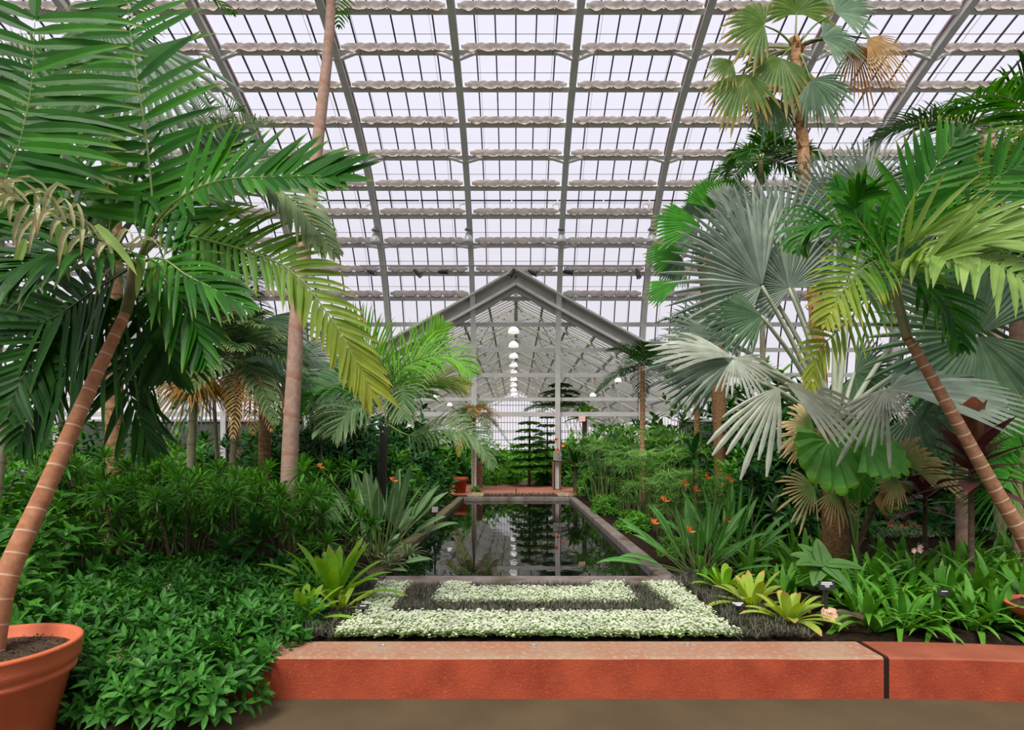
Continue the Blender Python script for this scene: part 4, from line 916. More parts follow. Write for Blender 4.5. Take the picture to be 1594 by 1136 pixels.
F2([c, P(1430, 380, 5.2), P(1500, 320, 5.3), P(1560, 270, 5.3), P(1620, 250, 5.3)], L=.7, W=.065, nrm=facing(.2, 0), ang=(65, 35), droop=.3, t0=.2, n=16)
F2([c, P(1380, 390, 5.2), P(1352, 330, 5.25), P(1300, 290, 5.3)], mats=('palm', 'rachis'), L=.55, W=.055, nrm=facing(.4, 0), ang=(60, 30), droop=.6, t0=.2, n=16)
F2([c, P(1420, 430, 5.0), P(1450, 450, 4.9), P(1480, 490, 4.8), P(1495, 540, 4.75)], mats=('palm', 'rachis_dark'), L=.5, W=.05, nrm=facing(.6, 0), ang=(60, 30), droop=.6, t0=.1, n=18)
F2([c, P(1370, 430, 4.9), P(1345, 470, 4.8), P(1310, 510, 4.7), P(1275, 545, 4.6), P(1262, 600, 4.6)], mats=('palm_yellow', 'rachis'), L=.42, W=.04, nrm=facing(.3, .2), ang=(60, 28), droop=.4, t0=.15, n=20)
F2([c, P(1430, 415, 4.7), P(1500, 380, 4.5), P(1600, 385, 4.4)], mats=('palm_pale', 'rachis'), L=.6, W=.05, nrm=facing(.4, 0), ang=(22, 16), droop=.3, t0=.15, n=16)
F2([c, P(1365, 385, 4.9), P(1330, 330, 4.8), P(1345, 300, 4.7)], mats=('palm', 'rachis'), L=.5, W=.05, nrm=facing(.4, 0), ang=(60, 30), droop=.6, t0=.2, n=12)
# other palms on the right
crown_palm('light feather palm reaching in from the upper right edge', V((P(1680, 780, 6.2).x, 6.2, BED)), P(1640, 215, 6.2), (.10, .07), 'trunk_grey', 13, 1.9, .6, (('palm_pale', 'rachis'), ('palm', 'rachis'), ('palm_grey', 'rachis')), el=(70, -30), seed=22, W=.045, nl=26)
crown_palm('dark feather palm behind the upper right fronds', V((P(1560, 780, 9).x, 9, BED)), P(1540, 210, 9), (.10, .08), 'trunk_grey', 12, 2.3, .7, ('palm_dark', 'rachis_dark'), el=(60, -30), seed=23, W=.035, nl=34)
crown_palm('green palm with dense fronds behind the right potted palm', V((P(1500, 780, 7.6).x, 7.6, BED)), P(1500, 350, 7.6), (.09, .07), 'trunk_grey', 11, 1.7, .6, ('palm', 'rachis'), el=(80, 0), seed=24, W=.05, nl=22)
t = crown_palm('second brown-trunked palm cut by the right edge', V((P(1592, 800, 6.8).x, 6.8, BED)), P(1582, 480, 6.8), (.09, .07), 'trunk_grey', 6, 1.4, .5, ('palm', 'rachis'), el=(80, 20), seed=25, W=.05, nl=22)
crown_palm('small feather palm with curved fronds left of the rough tall trunk', V((P(1190, 760, 11.5).x, 11.5, BED)), P(1184, 250, 11.5), (.06, .045), 'trunk_pale', 11, 1.5, .45, ('palm', 'rachis'), el=(65, 0), seed=26, W=.05, nl=26, sag=.8)
for (px, py, Yd, sd, lb, ms, L_) in ((1000, 570, 15.5, 30, 'dark feather palm in front of the right slope of the gable', 'palm_dark', 1.5), (1085, 520, 14, 31, 'thin dark feather palm behind the silver fan leaves', 'palm_dark', 1.5),
        (1500, 600, 12, 32, 'feather palm with fine leaflets behind the maroon plant', 'palm_grey', 1.8)):
    crown_palm(lb, V((P(px, 760, Yd).x, Yd, BED)), P(px, py, Yd), (.08, .06), 'trunk_rough', 14, L_, .5, (ms, 'rachis_dark'), el=(70, -15), seed=sd, W=.026, nl=34, droop=.9)
# tall rough trunk palm with ragged fan leaves
t = thing('tall_fan_palm', V((P(1290, 760, 9.4).x, 9.4, BED)), 'tall palm with a rough brown trunk and ragged half-dead fan leaves', 'fan palm')
pts = [V((P(1292, 770, 9.4).x, 9.4, BED)), P(1278, 600, 9.4), P(1268, 470, 9.4), P(1256, 320, 9.4), P(1248, 200, 9.4), P(1240, 100, 9.4), P(1236, 60, 9.4)]
trunk(t, pts, (.108, .082), 'trunk_rough', seg=60)
m = MB(); random.seed(40); sp_ = spline(pts, 200)
for i in range(98):
    u = int(U(60, 195)); a = U(0, 6.28); rr = .105 - .025 * u / 200; q = sp_[u] + V((math.cos(a) * rr, math.sin(a) * rr, 0))
    m = MB(); ribbon(m, q, V((math.cos(a) * .7, math.sin(a) * .7, 1)), V((math.cos(a), math.sin(a), -.5)), U(.09, .17), .08, -.3, 'blade', 2, .3)
    m.build('leaf_base', 'dead_brown', t)
c0 = P(1238, 75, 9.4); random.seed(41)
for hx, hy, ax, rr, mm, sp in ((1160, 115, (-.25, 0, -1), .95, 'fan_tatty', 150), (1178, 112, (.0, -.2, -1), .8, 'dead', 60), (1215, 90, (-.4, -.2, -1), 1.0, 'fan_tatty', 170), (1200, 150, (-.1, 0, -1), .75, 'fan_grey', 150), (1262, 125, (.6, 0, -.9), .8, 'fan_grey', 150),
        (1330, 70, (.3, 0, -1), .85, 'dead_brown', 130), (1350, 60, (.8, 0, -.7), .8, 'dead', 120), (1262, 118, (.1, -.3, -1), .85, 'dead_brown', 80), (1280, 60, (.9, 0, .1), .8, 'fan_grey', 160), (1190, 40, (-1, 0, .1), .9, 'fan_tatty', 200),
        (1240, 20, (0, 0, 1), .9, 'fan_tatty', 220), (1300, 20, (.8, 0, .6), .9, 'fan_grey', 200), (1230, 100, (-.1, -.3, -1), .9, 'fan_tatty', 120), (1140, 95, (-1, 0, -.6), .6, 'fan_tatty', 130)):
    dead_ = mm.startswith('dead')
    o = fan(t, P(hx, hy, 9.4 + U(-.4, .3)), ax, (U(-.4, .4), -1, U(0, .4)), rr * (.95 if dead_ else .74), c0, m=mm, pm='stem_brown' if dead_ else 'rachis', pr=.014, name='dead_fan_leaf' if dead_ else 'fan_leaf', spread=sp, segs=20, split=.5 if not dead_ else .3, droop=.35, jit=.2, wscale=1.7)
    if dead_: o['label'] = 'dead brown fan leaf hanging down'
# silver fan palm (big, right of centre)
t = thing('silver_fan_palm', V((P(1300, 700, 7.0).x, 7.0, BED)), 'large silvery fan palm spreading in front of the rough tall trunk', 'fan palm')
b0 = P(1302, 665, 7.0); trunk(t, [V((P(1300, 700, 7.0).x, 7.0, BED)), b0], (.17, .13), 'fibre')
random.seed(43)
SF = [  # hub px,py,Y ; axis(px dir) ; normal ; R px ; spread ; material
    (1186, 445, 6.6, (-.95, 0, .35), (.2, -1, .1), 165, 170, 'fan_silver'),
    (1176, 420, 6.9, (-.45, 0, 1), (.25, -1, .1), 150, 130, 'fan_silver'),
    (1215, 400, 7.2, (.15, 0, 1), (-.1, -1, .2), 130, 120, 'fan_silver'),
    (1228, 448, 6.8, (-.5, 0, .9), (-.1, -1, .2), 105, 240, 'fan_silver'),
    (1186, 492, 6.4, (-1, 0, -.1), (.1, -1, .5), 100, 130, 'fan_grey'),
    (1134, 530, 6.4, (-1, 0, .35), (.1, -.9, .6), 115, 110, 'fan_silver'),
    (1140, 556, 5.9, (-1, 0, .25), (.2, -.7, .8), 125, 70, 'fan_white'),
    (1142, 558, 5.9, (.5, -.3, -.7), (-.2, -.8, .7), 60, 150, 'fan_white'),
    (1142, 560, 6.0, (-1, -.2, -.12), (.1, -1, .5), 150, 80, 'fan_silver'),
    (1120, 575, 6.3, (-1, 0, -.4), (.1, -1, .5), 100, 90, 'fan_grey'),
    (1214, 602, 5.6, (-.6, 0, -.8), (-.3, -1, .2), 118, 72, 'fan_white'),
    (1224, 597, 5.6, (.8, 0, -.5), (-.2, -.8, .7), 118, 75, 'fan_white'),
    (1376, 608, 5.8, (-.6, 0, -.8), (.3, -1, .5), 100, 85, 'fan_white'),
    (1378, 606, 5.8, (.4, -.3, -.6), (-.2, -.8, .7), 45, 150, 'fan_white'),
    (1385, 605, 6.0, (1, 0, .0), (.0, -.6, .9), 190, 120, 'fan_silver'),
    (1522, 522, 6.3, (-.9, 0, -.1), (.15, -1, .1), 185, 330, 'fan_grey'),
    (1345, 300, 7.2, (.1, 0, 1), (.1, -1, .2), 90, 200, 'fan_silver'),
    (1300, 330, 7.3, (-.2, 0, 1), (.1, -1, .2), 110, 190, 'fan_silver'),
    (1330, 430, 7.2, (.6, 0, .8), (-.1, -1, .2), 150, 240, 'fan_silver'),
    (1425, 640, 7.4, (.6, 0, -.8), (-.1, -1, .2), 110, 200, 'fan_grey'),
    (1330, 580, 7.3, (.9, 0, -.4), (-.1, -1, .2), 80, 220, 'fan_grey'),
    (1450, 470, 7.6, (.9, 0, .4), (-.1, -1, .2), 150, 260, 'fan_grey'),
    (1210, 400, 7.4, (-.3, 0, 1), (.1, -1, .2), 150, 190, 'fan_silver'),
]
for hx, hy, Yh, ax, nr, rp, sp, mm in SF:
    fan(t, P(hx, hy, Yh), ax, nr, rp / F * Yh, b0 + V((U(-.08, .08), U(-.08, .08), U(-.05, .1))), m=mm, pm='petiole_pale', pr=.026, spread=sp, segs=max(9, int(sp / (6.5 if mm != 'fan_white' else 8))), split=.5 if mm != 'fan_white' else .32, droop=.10 if mm != 'fan_white' else .2, sag=.06, pleat=.3, blunt=mm == 'fan_white', jit=.06 if mm != 'fan_white' else .2)
# green fan palm left of it
t = thing('fan_palm', V((P(1118, 730, 11.5).x, 11.5, BED)), 'bright green fan palm with a fibrous brown trunk beside the right rib', 'fan palm')
trunk(t, [V((P(1124, 740, 11.5).x, 11.5, BED)), P(1118, 600, 11.5), P(1105, 470, 11.5), P(1095, 400, 11.5)], (.13, .15), 'fibre', n=14)
b0 = P(1095, 405, 11.4); random.seed(45)
for hx, hy, ax, rp, sp, mm in ((1108, 326, (-.3, 0, 1), 58, 110, 'fan_green'), (1128, 312, (.3, 0, 1), 46, 110, 'fan_green'), (1092, 352, (-1, 0, .12), 82, 74, 'fan_green'),
        (1068, 390, (-1, 0, -.15), 68, 60, 'fan_green'), (1060, 438, (-1, 0, -.35), 62, 56, 'fan_green'), (1085, 340, (.1, -.3, .6), 40, 160, 'fan_grey'), (1085, 365, (-.8, 0, .1), 55, 130, 'fan_grey'),
        (1062, 400, (-.7, 0, -.5), 50, 130, 'fan_grey'), (1130, 330, (.8, 0, .5), 60, 200, 'fan_silver'), (1140, 360, (.6, 0, .7), 60, 200, 'fan_silver')):
    Yh = 11.5 + U(-.5, .3); fan(t, P(hx, hy, Yh), ax, (U(-.3, .3), -1, U(.1, .5)), rp / F * Yh, b0, m=mm, pm='rachis', pr=.018, spread=sp, segs=max(10, int(sp / 5)), split=.72, droop=.18, sag=.1, pleat=.1)
# spiky green fan palm at right edge
t = thing('fan_palm', V((P(1590, 830, 5.9).x, 5.9, BED)), 'low spiky green fan palm at the right edge beside the leaning trunk', 'fan palm')
b0 = P(1600, 800, 5.9)
for hx, hy, ax, rp, sp in ((1575, 738, (-.7, 0, .7), 130, 150), (1572, 745, (-1, 0, -.3), 95, 160), (1585, 700, (-.3, 0, 1), 110, 170), (1620, 760, (.5, 0, .8), 120, 200)):
    fan(t, P(hx, hy, 5.85), ax, (.1, -1, .3), rp / F * 5.85, b0, m='fan_green', pm='rachis', pr=.012, spread=sp, segs=22, split=.3, droop=.2)
# ================================================================ UNDERGROWTH
random.seed(100)
def dome_dir(lo=-.25, hi=1.0):
    z = U(lo, hi); a = U(0, 2 * math.pi); r = math.sqrt(max(0, 1 - z * z)); return V((r * math.cos(a), r * math.sin(a), z))
def bush_proto(name, label, cat, seed, rx, rz, ncl, per, L, W, m, stem='stem_brown', prof='leaf', droop=.3, lo=-.1, segs=3, tilt=.35, nst=9, wl=True, fold=.2, fol='foliage'):
    """leafy bush: clusters of leaves over a dome of radius rx and height rz standing on z=0"""
    random.seed(seed); t = thing(name, (0, 0, 0), label, cat); mb = MB(); st = MB()
    for k in range(ncl):
        d = dome_dir(lo); q = (R() ** .35); wob = 1 + .22 * noise.noise(d * 2.3 + V((seed, 0, 0)))
        p = V((d.x * rx * q * wob, d.y * rx * q * wob, max(.02, rz * .12 + d.z * rz * .88 * q * wob)))
        ax = (d + V((0, 0, .55))).normalized(); u = ax.cross(V((.2, .3, 1))).normalized(); v = ax.cross(u); a0 = U(0, 6.28)
        for j in range(per):
            a = a0 + j * 2.399; e = U(.1, .5) + .5 * j / per
            dd = (u * math.cos(a) + v * math.sin(a)) * math.cos(e) + ax * math.sin(e)
            ribbon(mb, p - ax * (.015 * (per - j)) * (L * 5), dd, ax, L * U(.7, 1.15), W * U(.8, 1.15), droop, prof, segs, fold, 0, 0)
        if k < nst:
            st.tube([V((d.x * rx * .1, d.y * rx * .1, 0)), V((p.x * .5, p.y * .5, p.z * .5)), p], [.006 + rx * .012, .004], 5, 0, False)
    mb.build(fol, m, t); st.build('stem', stem, t); return t
def place(proto_list, spots, labels=None, group=None, jit=True):
    """spots: (px, Y, top_px or None, scale, dz); first use of a prototype moves it, later ones copy it"""
    out = []
    for i, (px, Y, sc, lab) in enumerate(spots):
        pr = proto_list[i % len(proto_list)]
        loc = V((X(px, Y), Y, BED - .03 - (.12 if Y < 3.95 else 0))); rz = U(0, 6.28)
        if not pr.get('used_'):
            pr['used_'] = 1; o = pr; o.location = loc; o.rotation_euler = (0, 0, rz); o.scale = (sc, sc, sc); o['label'] = lab
        else: o = copy_tree(pr, loc, rz, sc, lab)
        if group: o['group'] = group
        out.append(o)
    return out
LM = []
def reflabel(desc, px, py, marks):
    return desc
# ---- low small-leaved bushes, front left
lows = [bush_proto('low_bush', 'x', 'bush', 200 + i, .38, .40, 105, 7, .115, .038, 'small', prof='leaf', droop=.45, lo=-.35) for i in range(4)]
spots = []; random.seed(101); rows = [(3.86, (120, 190, 262, 325)), (4.45, (70, 160, 250, 335, 405)), (4.95, (60, 150, 240, 325, 400, 452)), (5.5, (130, 215, 300, 380, 445)), (6.1, (165, 245, 320, 395, 462, 505)), (6.6, (210, 300, 380, 450))]
for ri, (Y, pxs) in enumerate(rows):
    for px in pxs:
        near = ['at the front edge by the kerb', 'in the second row from the kerb', 'in the middle of the low thicket', 'just behind the black name label', 'towards the back of the low thicket', 'at the back edge of the low thicket'][ri]
        side = 'beside the terracotta pot' if px < 140 else 'below the leaning trunk' if px < 225 else 'left of the label stake' if px < 280 else 'near the label stake' if px < 345 else 'right of the label stake' if px < 386 else 'towards the bromeliads' if px < 420 else 'touching the bromeliads' if px < 480 else 'under the tall bromeliad'
        spots.append((px, Y, U(.85, 1.1) * (.92 if ri == 0 else 1), 'small-leaved green bush %s, %s' % (near, side)))
place(lows, spots, group='small-leaved bushes of the low thicket')
# ---- rosette shrubs, left bank
def rosette_mesh(seed, n, L, W, m, el0=75, el1=-15, droop=.5, prof='leaf', segs=4, fold=.25, r0=.012, h=.05):
    random.seed(seed); mb = MB()
    for j in range(n):
        t = j / n; a = j * 2.399 + U(-.2, .2); e = math.radians(el1 + (el0 - el1) * t + U(-7, 7))
        d = V((math.cos(a) * math.cos(e), math.sin(a) * math.cos(e), math.sin(e)))
        ribbon(mb, V((math.cos(a) * r0, math.sin(a) * r0, h * t - h)), d, V((-math.sin(e) * math.cos(a), -math.sin(e) * math.sin(a), math.cos(e))), L * (1 - .45 * t * t) * U(.85, 1.1), W * U(.85, 1.1), droop, prof, segs, fold)
    return mb
def cane_shrub(name, label, cat, seed, nst, H, spread, mesh_list, stem='stem_brown', part='leaf_rosette', sr=.012, top=1.0, low=.35):
    """stems each carrying a terminal rosette and one or two lower ones; mesh_list: rosette objects whose mesh is shared"""
    random.seed(seed); t = thing(name, (0, 0, 0), label, cat)
    for k in range(nst):
        a = k * 2.399 + U(-.4, .4); rr = spread * math.sqrt((k + .4) / nst); hh = H * U(low, top)
        p1 = V((math.cos(a) * rr, math.sin(a) * rr, hh)); p0 = V((p1.x * .35, p1.y * .35, 0)); mid = p0.lerp(p1, .5) + V((0, 0, .03))
        m = MB(); m.tube(spline([p0, mid, p1], 6), [sr, sr * .6], 6); m.build('stem', stem, t)
        o = bpy.data.objects.new(part, mesh_list[k % len(mesh_list)].data); COL.objects.link(o); o.parent = t; KIDS.setdefault(t.name, []).append(o)
        o.location = p1; o.rotation_euler = (U(-.25, .25), U(-.25, .25), U(0, 6.28)); s = U(.85, 1.15); o.scale = (s, s, s)
    return t
def protos(fn):          # meshes used only as shared data: keep the datablock, drop the object
    class Q: pass
    out = []
    for mb, m in fn:
        o = mb.build('leaf_rosette', m); q = Q(); q.data = o.data; out.append(q); bpy.data.objects.remove(o)
    return out
ros = protos([(rosette_mesh(300 + i, 34, .27, .036, 'drac', 82, -35, .55), 'drac') for i in range(4)])
can = [cane_shrub('rosette_shrub', 'x', 'shrub', 310 + i, 11, 1.25, .50, ros) for i in range(4)]
marks = [(90, 'behind the leaning trunk'), (170, 'behind the low thicket on its left side'), (250, 'below the slender green-trunked palm'), (330, 'below the shaggy grey-green palm'), (410, 'left of the tall pinkish trunk'), (490, 'right of the tall pinkish trunk'), (570, 'below the bird-of-paradise'), (700, 'beside the pool')]
def mk(px): return next(b for a, b in marks if px <= a) if px <= 700 else ''
spots = []
for Y, pxs, w in ((6.9, (120, 205, 290, 372, 455, 520), 'front'), (7.7, (150, 240, 330, 420), 'middle'), (8.6, (110, 200, 285, 370, 500), 'rear')):
    for px in pxs: spots.append((px, Y, U(.82, 1.0) if w == 'front' else U(1.0, 1.18), 'narrow-leaved rosette shrub in the %s row, %s' % (w, mk(px))))
place(can, spots, group='narrow-leaved rosette shrubs on the left bank')
# ---- broad-leaved shrubs at the far left, behind the leaning trunk
bl = [bush_proto('broad_leaved_shrub', 'x', 'shrub', 330 + i, .55, 1.15, 120, 6, .19, .075, 'shrub', droop=.55, lo=-.6, segs=4, prof='broad') for i in range(2)]
place(bl, [(-10, 5.2, .95, 'broad-leaved green shrub between the left pot and the leaning trunk'), (78, 5.9, .9, 'broad-leaved green shrub just right of the leaning trunk'), (-20, 6.4, 1.25, 'taller broad-leaved green shrub at the left edge'), (60, 7.2, 1.2, 'broad-leaved green shrub rising behind the leaning trunk'), (20, 4.5, .62, 'low broad-leaved shrub directly behind the terracotta pot rim')])
# ---- background shrubs both sides
fill = [bush_proto('leafy_shrub', 'x', 'shrub', 340 + i, .95, 1.9, 210, 6, .24, .075, mm, droop=.5, lo=-.3, segs=3) for i, mm in enumerate(('shrub', 'shrub_dark', 'shrub_light', 'shrub_dark'))]
spots = []
def bg(px, Y, s, lab): spots.append((px, Y, s, lab))
for px, Y, s, l in ((20, 10.5, 1.0, 'at the left edge behind the broad-leaved shrubs'), (110, 11, 1.05, 'behind the leaning trunk'), (200, 11.5, 1.0, 'left of the slender green trunk'), (270, 10.6, .88, 'behind the slender green trunk'), (350, 12, 1.0, 'below the shaggy grey-green palm'),
        (430, 11.5, 1.1, 'behind the tall pinkish trunk'), (500, 11.2, 1.3, 'right of the tall pinkish trunk'), (540, 12.4, 1.45, 'behind the bird-of-paradise, in deep shade'), (60, 15, 1.3, 'far back on the left against the wall'), (180, 15.5, 1.2, 'against the back wall left of the orange-stalked palm'), (300, 16, 1.2, 'against the back wall below the windows'),
        (440, 15.5, 1.5, 'against the back wall behind the tall pinkish trunk'), (560, 16, 1.5, 'against the back wall behind the bright palm'), (604, 12.6, .9, 'beside the pool below the bright palm'), (634, 15.6, 1.1, 'beside the far part of the pool on the left'), (668, 18.2, .85, 'beside the small red pot'), (620, 18, 1.7, 'left of the annex opening'),
        (632, 10.4, .42, 'at the left pool rim near the small label'), (918, 19.2, .5, 'at the far right corner of the pool'), (972, 18.5, 1.35, 'behind the umbrella sedge'), (1040, 16.5, 1.5, 'behind the umbrella sedge, left of the fibrous trunk'), (1110, 14.5, 1.1, 'below the fibrous brown trunk'),
        (1185, 12.5, 1.25, 'below the silver fan leaves'), (1150, 10, .8, 'behind the orange-flowered clump'), (1225, 9.2, .92, 'left of the brown-edged fan plant'), (1255, 11, 1.3, 'behind the brown-edged fan plant'), (1350, 12.5, 1.4, 'under the silver fan palm on its right'), (1430, 12, 1.25, 'behind the leaning slender trunk'),
        (1540, 12, 1.4, 'behind the maroon plant'), (1590, 9.5, 1.15, 'at the right edge behind the spiky fan palm'), (1200, 16, 2.0, 'against the back wall on the right'), (1320, 17, 1.9, 'against the back wall below the silver fan palm'), (1480, 16, 1.9, 'against the back wall at the far right')):
    bg(px, Y, s, 'leafy shrub ' + l)
place([fill[0], fill[1], fill[3], fill[2], fill[1]], spots, group='background shrubs in the beds')
# dark tall shrub mass right behind silver palm
dk = [bush_proto('dark_tree', 'x', 'shrub', 360, 1.0, 2.6, 300, 7, .20, .07, 'shrub_dark', droop=.4, lo=-.2)]
place(dk, [(1215, 10.8, 1.15, 'tall dark leafy tree behind the silver fan leaves'), (540, 10.6, 1.0, 'tall dark leafy tree between the pinkish trunk and the bright palm'), (1160, 13.5, 1.35, 'dark leafy tree behind the fibrous brown trunk')])
# ---- bird-of-paradise clumps
def paddle_clump(name, label, seed, base, n, Lr, m, spreadx, mats='paddle', elr=(88, 25), W=.13, flowers=(), azb=None, stalk='stem_green', pl=.5):
    random.seed(seed); t = thing(name, base, label, 'bird-of-paradise' if 'bird' in label else 'flowering plant'); base = V(base)
    for k in range(n):
        a = k * 2.399 + U(-.3, .3); e = math.radians(elr[0] + (elr[1] - elr[0]) * (k / n) ** .9 + U(-6, 6)); L = U(*Lr)
        d = V((math.cos(a) * math.cos(e), math.sin(a) * math.cos(e) * .8, math.sin(e))).normalized()
        p0 = base + V((math.cos(a) * spreadx * R(), math.sin(a) * spreadx * R(), 0)); p1 = p0 + d * L * pl + V((0, 0, -.02))
        q = MB(); q.tube([p0, p0.lerp(p1, .5) + V((0, 0, .015)), p1], [.011, .007], 5, 1)
        out = V((d.x, d.y, -.2)); nr = (V((0, 0, 1)) - d * d.z); nr = (nr.normalized() * -1 if d.z > .9 else nr)
        if nr.length < .1: nr = V((0, -1, 0))
        ribbon(q, p1, d, nr + V((0, -.4, 0)), L * (1 - pl), W * U(.8, 1.15), U(.1, .45), 'leaf', 7, .22, 0)
        q.build('leaf', [mats, stalk], t)
    for fx, fy, fY in flowers:
        c = P(fx, fy, fY); q = MB(); q.tube(spline([V((base.x, base.y, base.z)), base.lerp(c, .6) + V((0, 0, .1)), c], 8), [.008, .006], 5, 1)
        for j in range(9):
            a = U(-.9, .9); ribbon(q, c, V((math.sin(a) * .9, U(-.5, .3), .55 + math.cos(a) * .6)), V((0, -1, .2)), U(.04, .085), .022, -.05, 'leaf', 3, .3, 0)
        ribbon(q, c, V((1, -.2, .15)), V((0, -1, .5)), .08, .02, .1, 'leaf', 3, .3, 0)
        o = q.build('flower', ['orange', 'stem_green'], t); o['label'] = 'orange flower on its stalk'
    return t
paddle_clump('bird_of_paradise', 'grey-green bird-of-paradise clump with upright paddle leaves left of the pool', 400, V((X(592, 8.2), 8.2, BED)), 34, (.95, 1.38), None, .22, 'paddle', (88, 22), .17, ((498, 728, 7.9), (612, 749, 7.9)))
paddle_clump('bird_of_paradise', 'lower drooping paddle-leaved clump at the left pool edge', 401, V((X(578, 7.3), 7.3, BED)), 12, (.5, .85), None, .12, 'paddle', (70, -5), .11)
paddle_clump('orange_flowered_clump', 'clump of long green leaves with orange flowers at the right pool edge', 402, V((X(1085, 7.0), 7.0, BED)), 32, (.75, 1.12), None, .2, 'paddle_green', (86, 12), .115,
             ((1017, 815, 6.6), (1073, 828, 6.4), (1064, 755, 7.0), (1082, 764, 7.0), (1034, 780, 6.9), (1130, 812, 6.9)), pl=.42)
paddle_clump('orange_flowered_clump', 'narrow upright green clump behind the orange-flowered leaves', 403, V((X(1135, 7.6), 7.6, BED)), 24, (.8, 1.2), None, .2, 'paddle_green', (88, 30), .08, ((1100, 745, 7.7), (1135, 748, 7.6)), pl=.42)
# ---- umbrella sedge
random.seed(410); um = []
for i in range(4):
    m = MB()
    for j in range(24):
        a = j * 2.399; e = U(-.25, .35); d = V((math.cos(a) * math.cos(e), math.sin(a) * math.cos(e), math.sin(e) + .15))
        ribbon(m, V((0, 0, 0)), d, V((0, 0, 1)), U(.24, .36), .0125, U(.35, .8), 'strap', 4, None)
    o = m.build('umbel', 'papyrus'); 
    class Q_: pass
    q = Q_(); q.data = o.data; um.append(q); bpy.data.objects.remove(o)
sed = [cane_shrub('umbrella_sedge', 'x', 'sedge', 420 + i, 20, 1.5, .52, um, 'stem_green', 'umbel', .006, 1.0, .42) for i in range(4)]
place(sed, [(1035, 9.8, .72, 'umbrella sedge clump spilling towards the right pool rim'), (1075, 9.5, .85, 'umbrella sedge clump in front, behind the orange flowers'), (978, 12.5, 1.0, 'umbrella sedge clump left of the others, halfway along the pool'), (1012, 11.0, 1.05, 'tallest umbrella sedge clump in the middle of the group'), (1060, 10.8, 1.1, 'umbrella sedge clump at the right end of the group'),
            (948, 14.8, 1.25, 'umbrella sedge clump beside the far half of the pool'), (1005, 13.6, 1.4, 'umbrella sedge clump at the back of the group'), (1095, 9.4, .75, 'umbrella sedge clump below the fibrous brown trunk'), (1045, 13, 1.35, 'umbrella sedge clump at the back near the right rib'), (930, 17.0, 1.35, 'umbrella sedge clump at the far end of the pool')], group='umbrella sedge clumps right of the pool')
fern = [bush_proto('low_fern', 'x', 'fern', 430, .45, .5, 150, 7, .12, .03, 'shrub_light', droop=.6, lo=-.1)]
place(fern, [(985, 10.9, .8, 'bright low feathery plant on the right pool rim'), (948, 13.6, 1.0, 'low light green plant at the far right of the pool'), (1050, 8.3, .6, 'low light green plant below the orange-flowered clump'), (618, 11.8, .7, 'low light green plant on the left pool rim')])
# ---- bromeliads
def bromeliad(label, base, n, L, W, seed, m='lime', elr=(75, 5), droop=.55, cat='bromeliad', name='bromeliad', prof='blunt'):
    random.seed(seed); t = thing(name, base, label, cat)
    for k in range(n):
        u = k / n; a = k * 2.399 + U(-.2, .2); e = math.radians(elr[1] + (elr[0] - elr[1]) * u + U(-7, 7)); d = V((math.cos(a) * math.cos(e), math.sin(a) * math.cos(e), math.sin(e)))
        q = MB(); ribbon(q, V(base) + V((math.cos(a) * .03, math.sin(a) * .03, .01 + .02 * u)), d, V((-math.sin(e) * math.cos(a), -math.sin(e) * math.sin(a), math.cos(e))), L * (1 - .4 * u) * U(.8, 1.1), W * U(.85, 1.1), droop * (1 - .5 * u), prof, 8, .28, 0)
        q.build('leaf', m, t, True)
    return t
M['lime_hot'] = leafmat('lime_bromeliad_leaf', (0.28, 0.44, 0.04), (0.40, 0.52, 0.09), tip=(0.62, 0.30, 0.14), tipstart=.8, trans=.3)
M['lime_green'] = leafmat('green_bromeliad_leaf', (0.16, 0.40, 0.02), (0.26, 0.50, 0.04), tip=(0.40, 0.40, 0.10), tipstart=.85, trans=.3)
bromeliad('tall lime bromeliad on the left, touching the mossy pool corner', V((X(520, 5.7), 5.7, BED)), 24, .84, .10, 440, 'lime_green', (82, 25), .45)
bromeliad('smaller lime bromeliad on the left, nearest the kerb', V((X(470, 4.95), 4.95, BED)), 16, .50, .075, 441, 'lime_green', (80, 15), .5)
bromeliad('third lime bromeliad on the left with orange-tipped leaf, beside the white flowers', V((X(530, 5.35), 5.35, BED)), 13, .42, .06, 442, 'lime_hot', (60, 5), .4)
bromeliad('bright lime bromeliad with pink tips, on the right nearest the kerb', V((X(1228, 5.0), 5.0, BED)), 22, .46, .085, 443, 'lime_hot', (75, 5), .55)
bromeliad('yellow-lime bromeliad behind the nearest right one, tips scorched', V((X(1170, 5.5), 5.5, BED)), 20, .50, .085, 444, 'lime_hot', (78, 8), .5)
bromeliad('compact lime green bromeliad on the right beside the pool corner', V((X(1128, 6.1), 6.1, BED)), 18, .42, .085, 445, 'lime_green', (78, 8), .6)
bromeliad('striped bromeliad with white-edged leaves, left of its twin by the pool', V((X(606, 7.5), 7.5, BED)), 30, .26, .028, 446, 'stripe', (70, 5), .9)
bromeliad('striped bromeliad with white-edged leaves hanging over the left pool rim', V((X(636, 7.9), 7.9, BED + .04)), 34, .30, .028, 447, 'stripe', (70, 5), .9)
bromeliad('snake plant pup with yellow-edged leaf behind the left pot rim', V((X(96, 3.98), 3.98, BED + .05)), 4, .20, .045, 448, 'yellow_edge', (60, 30), .6, 'snake plant', 'snake_plant', 'leaf')
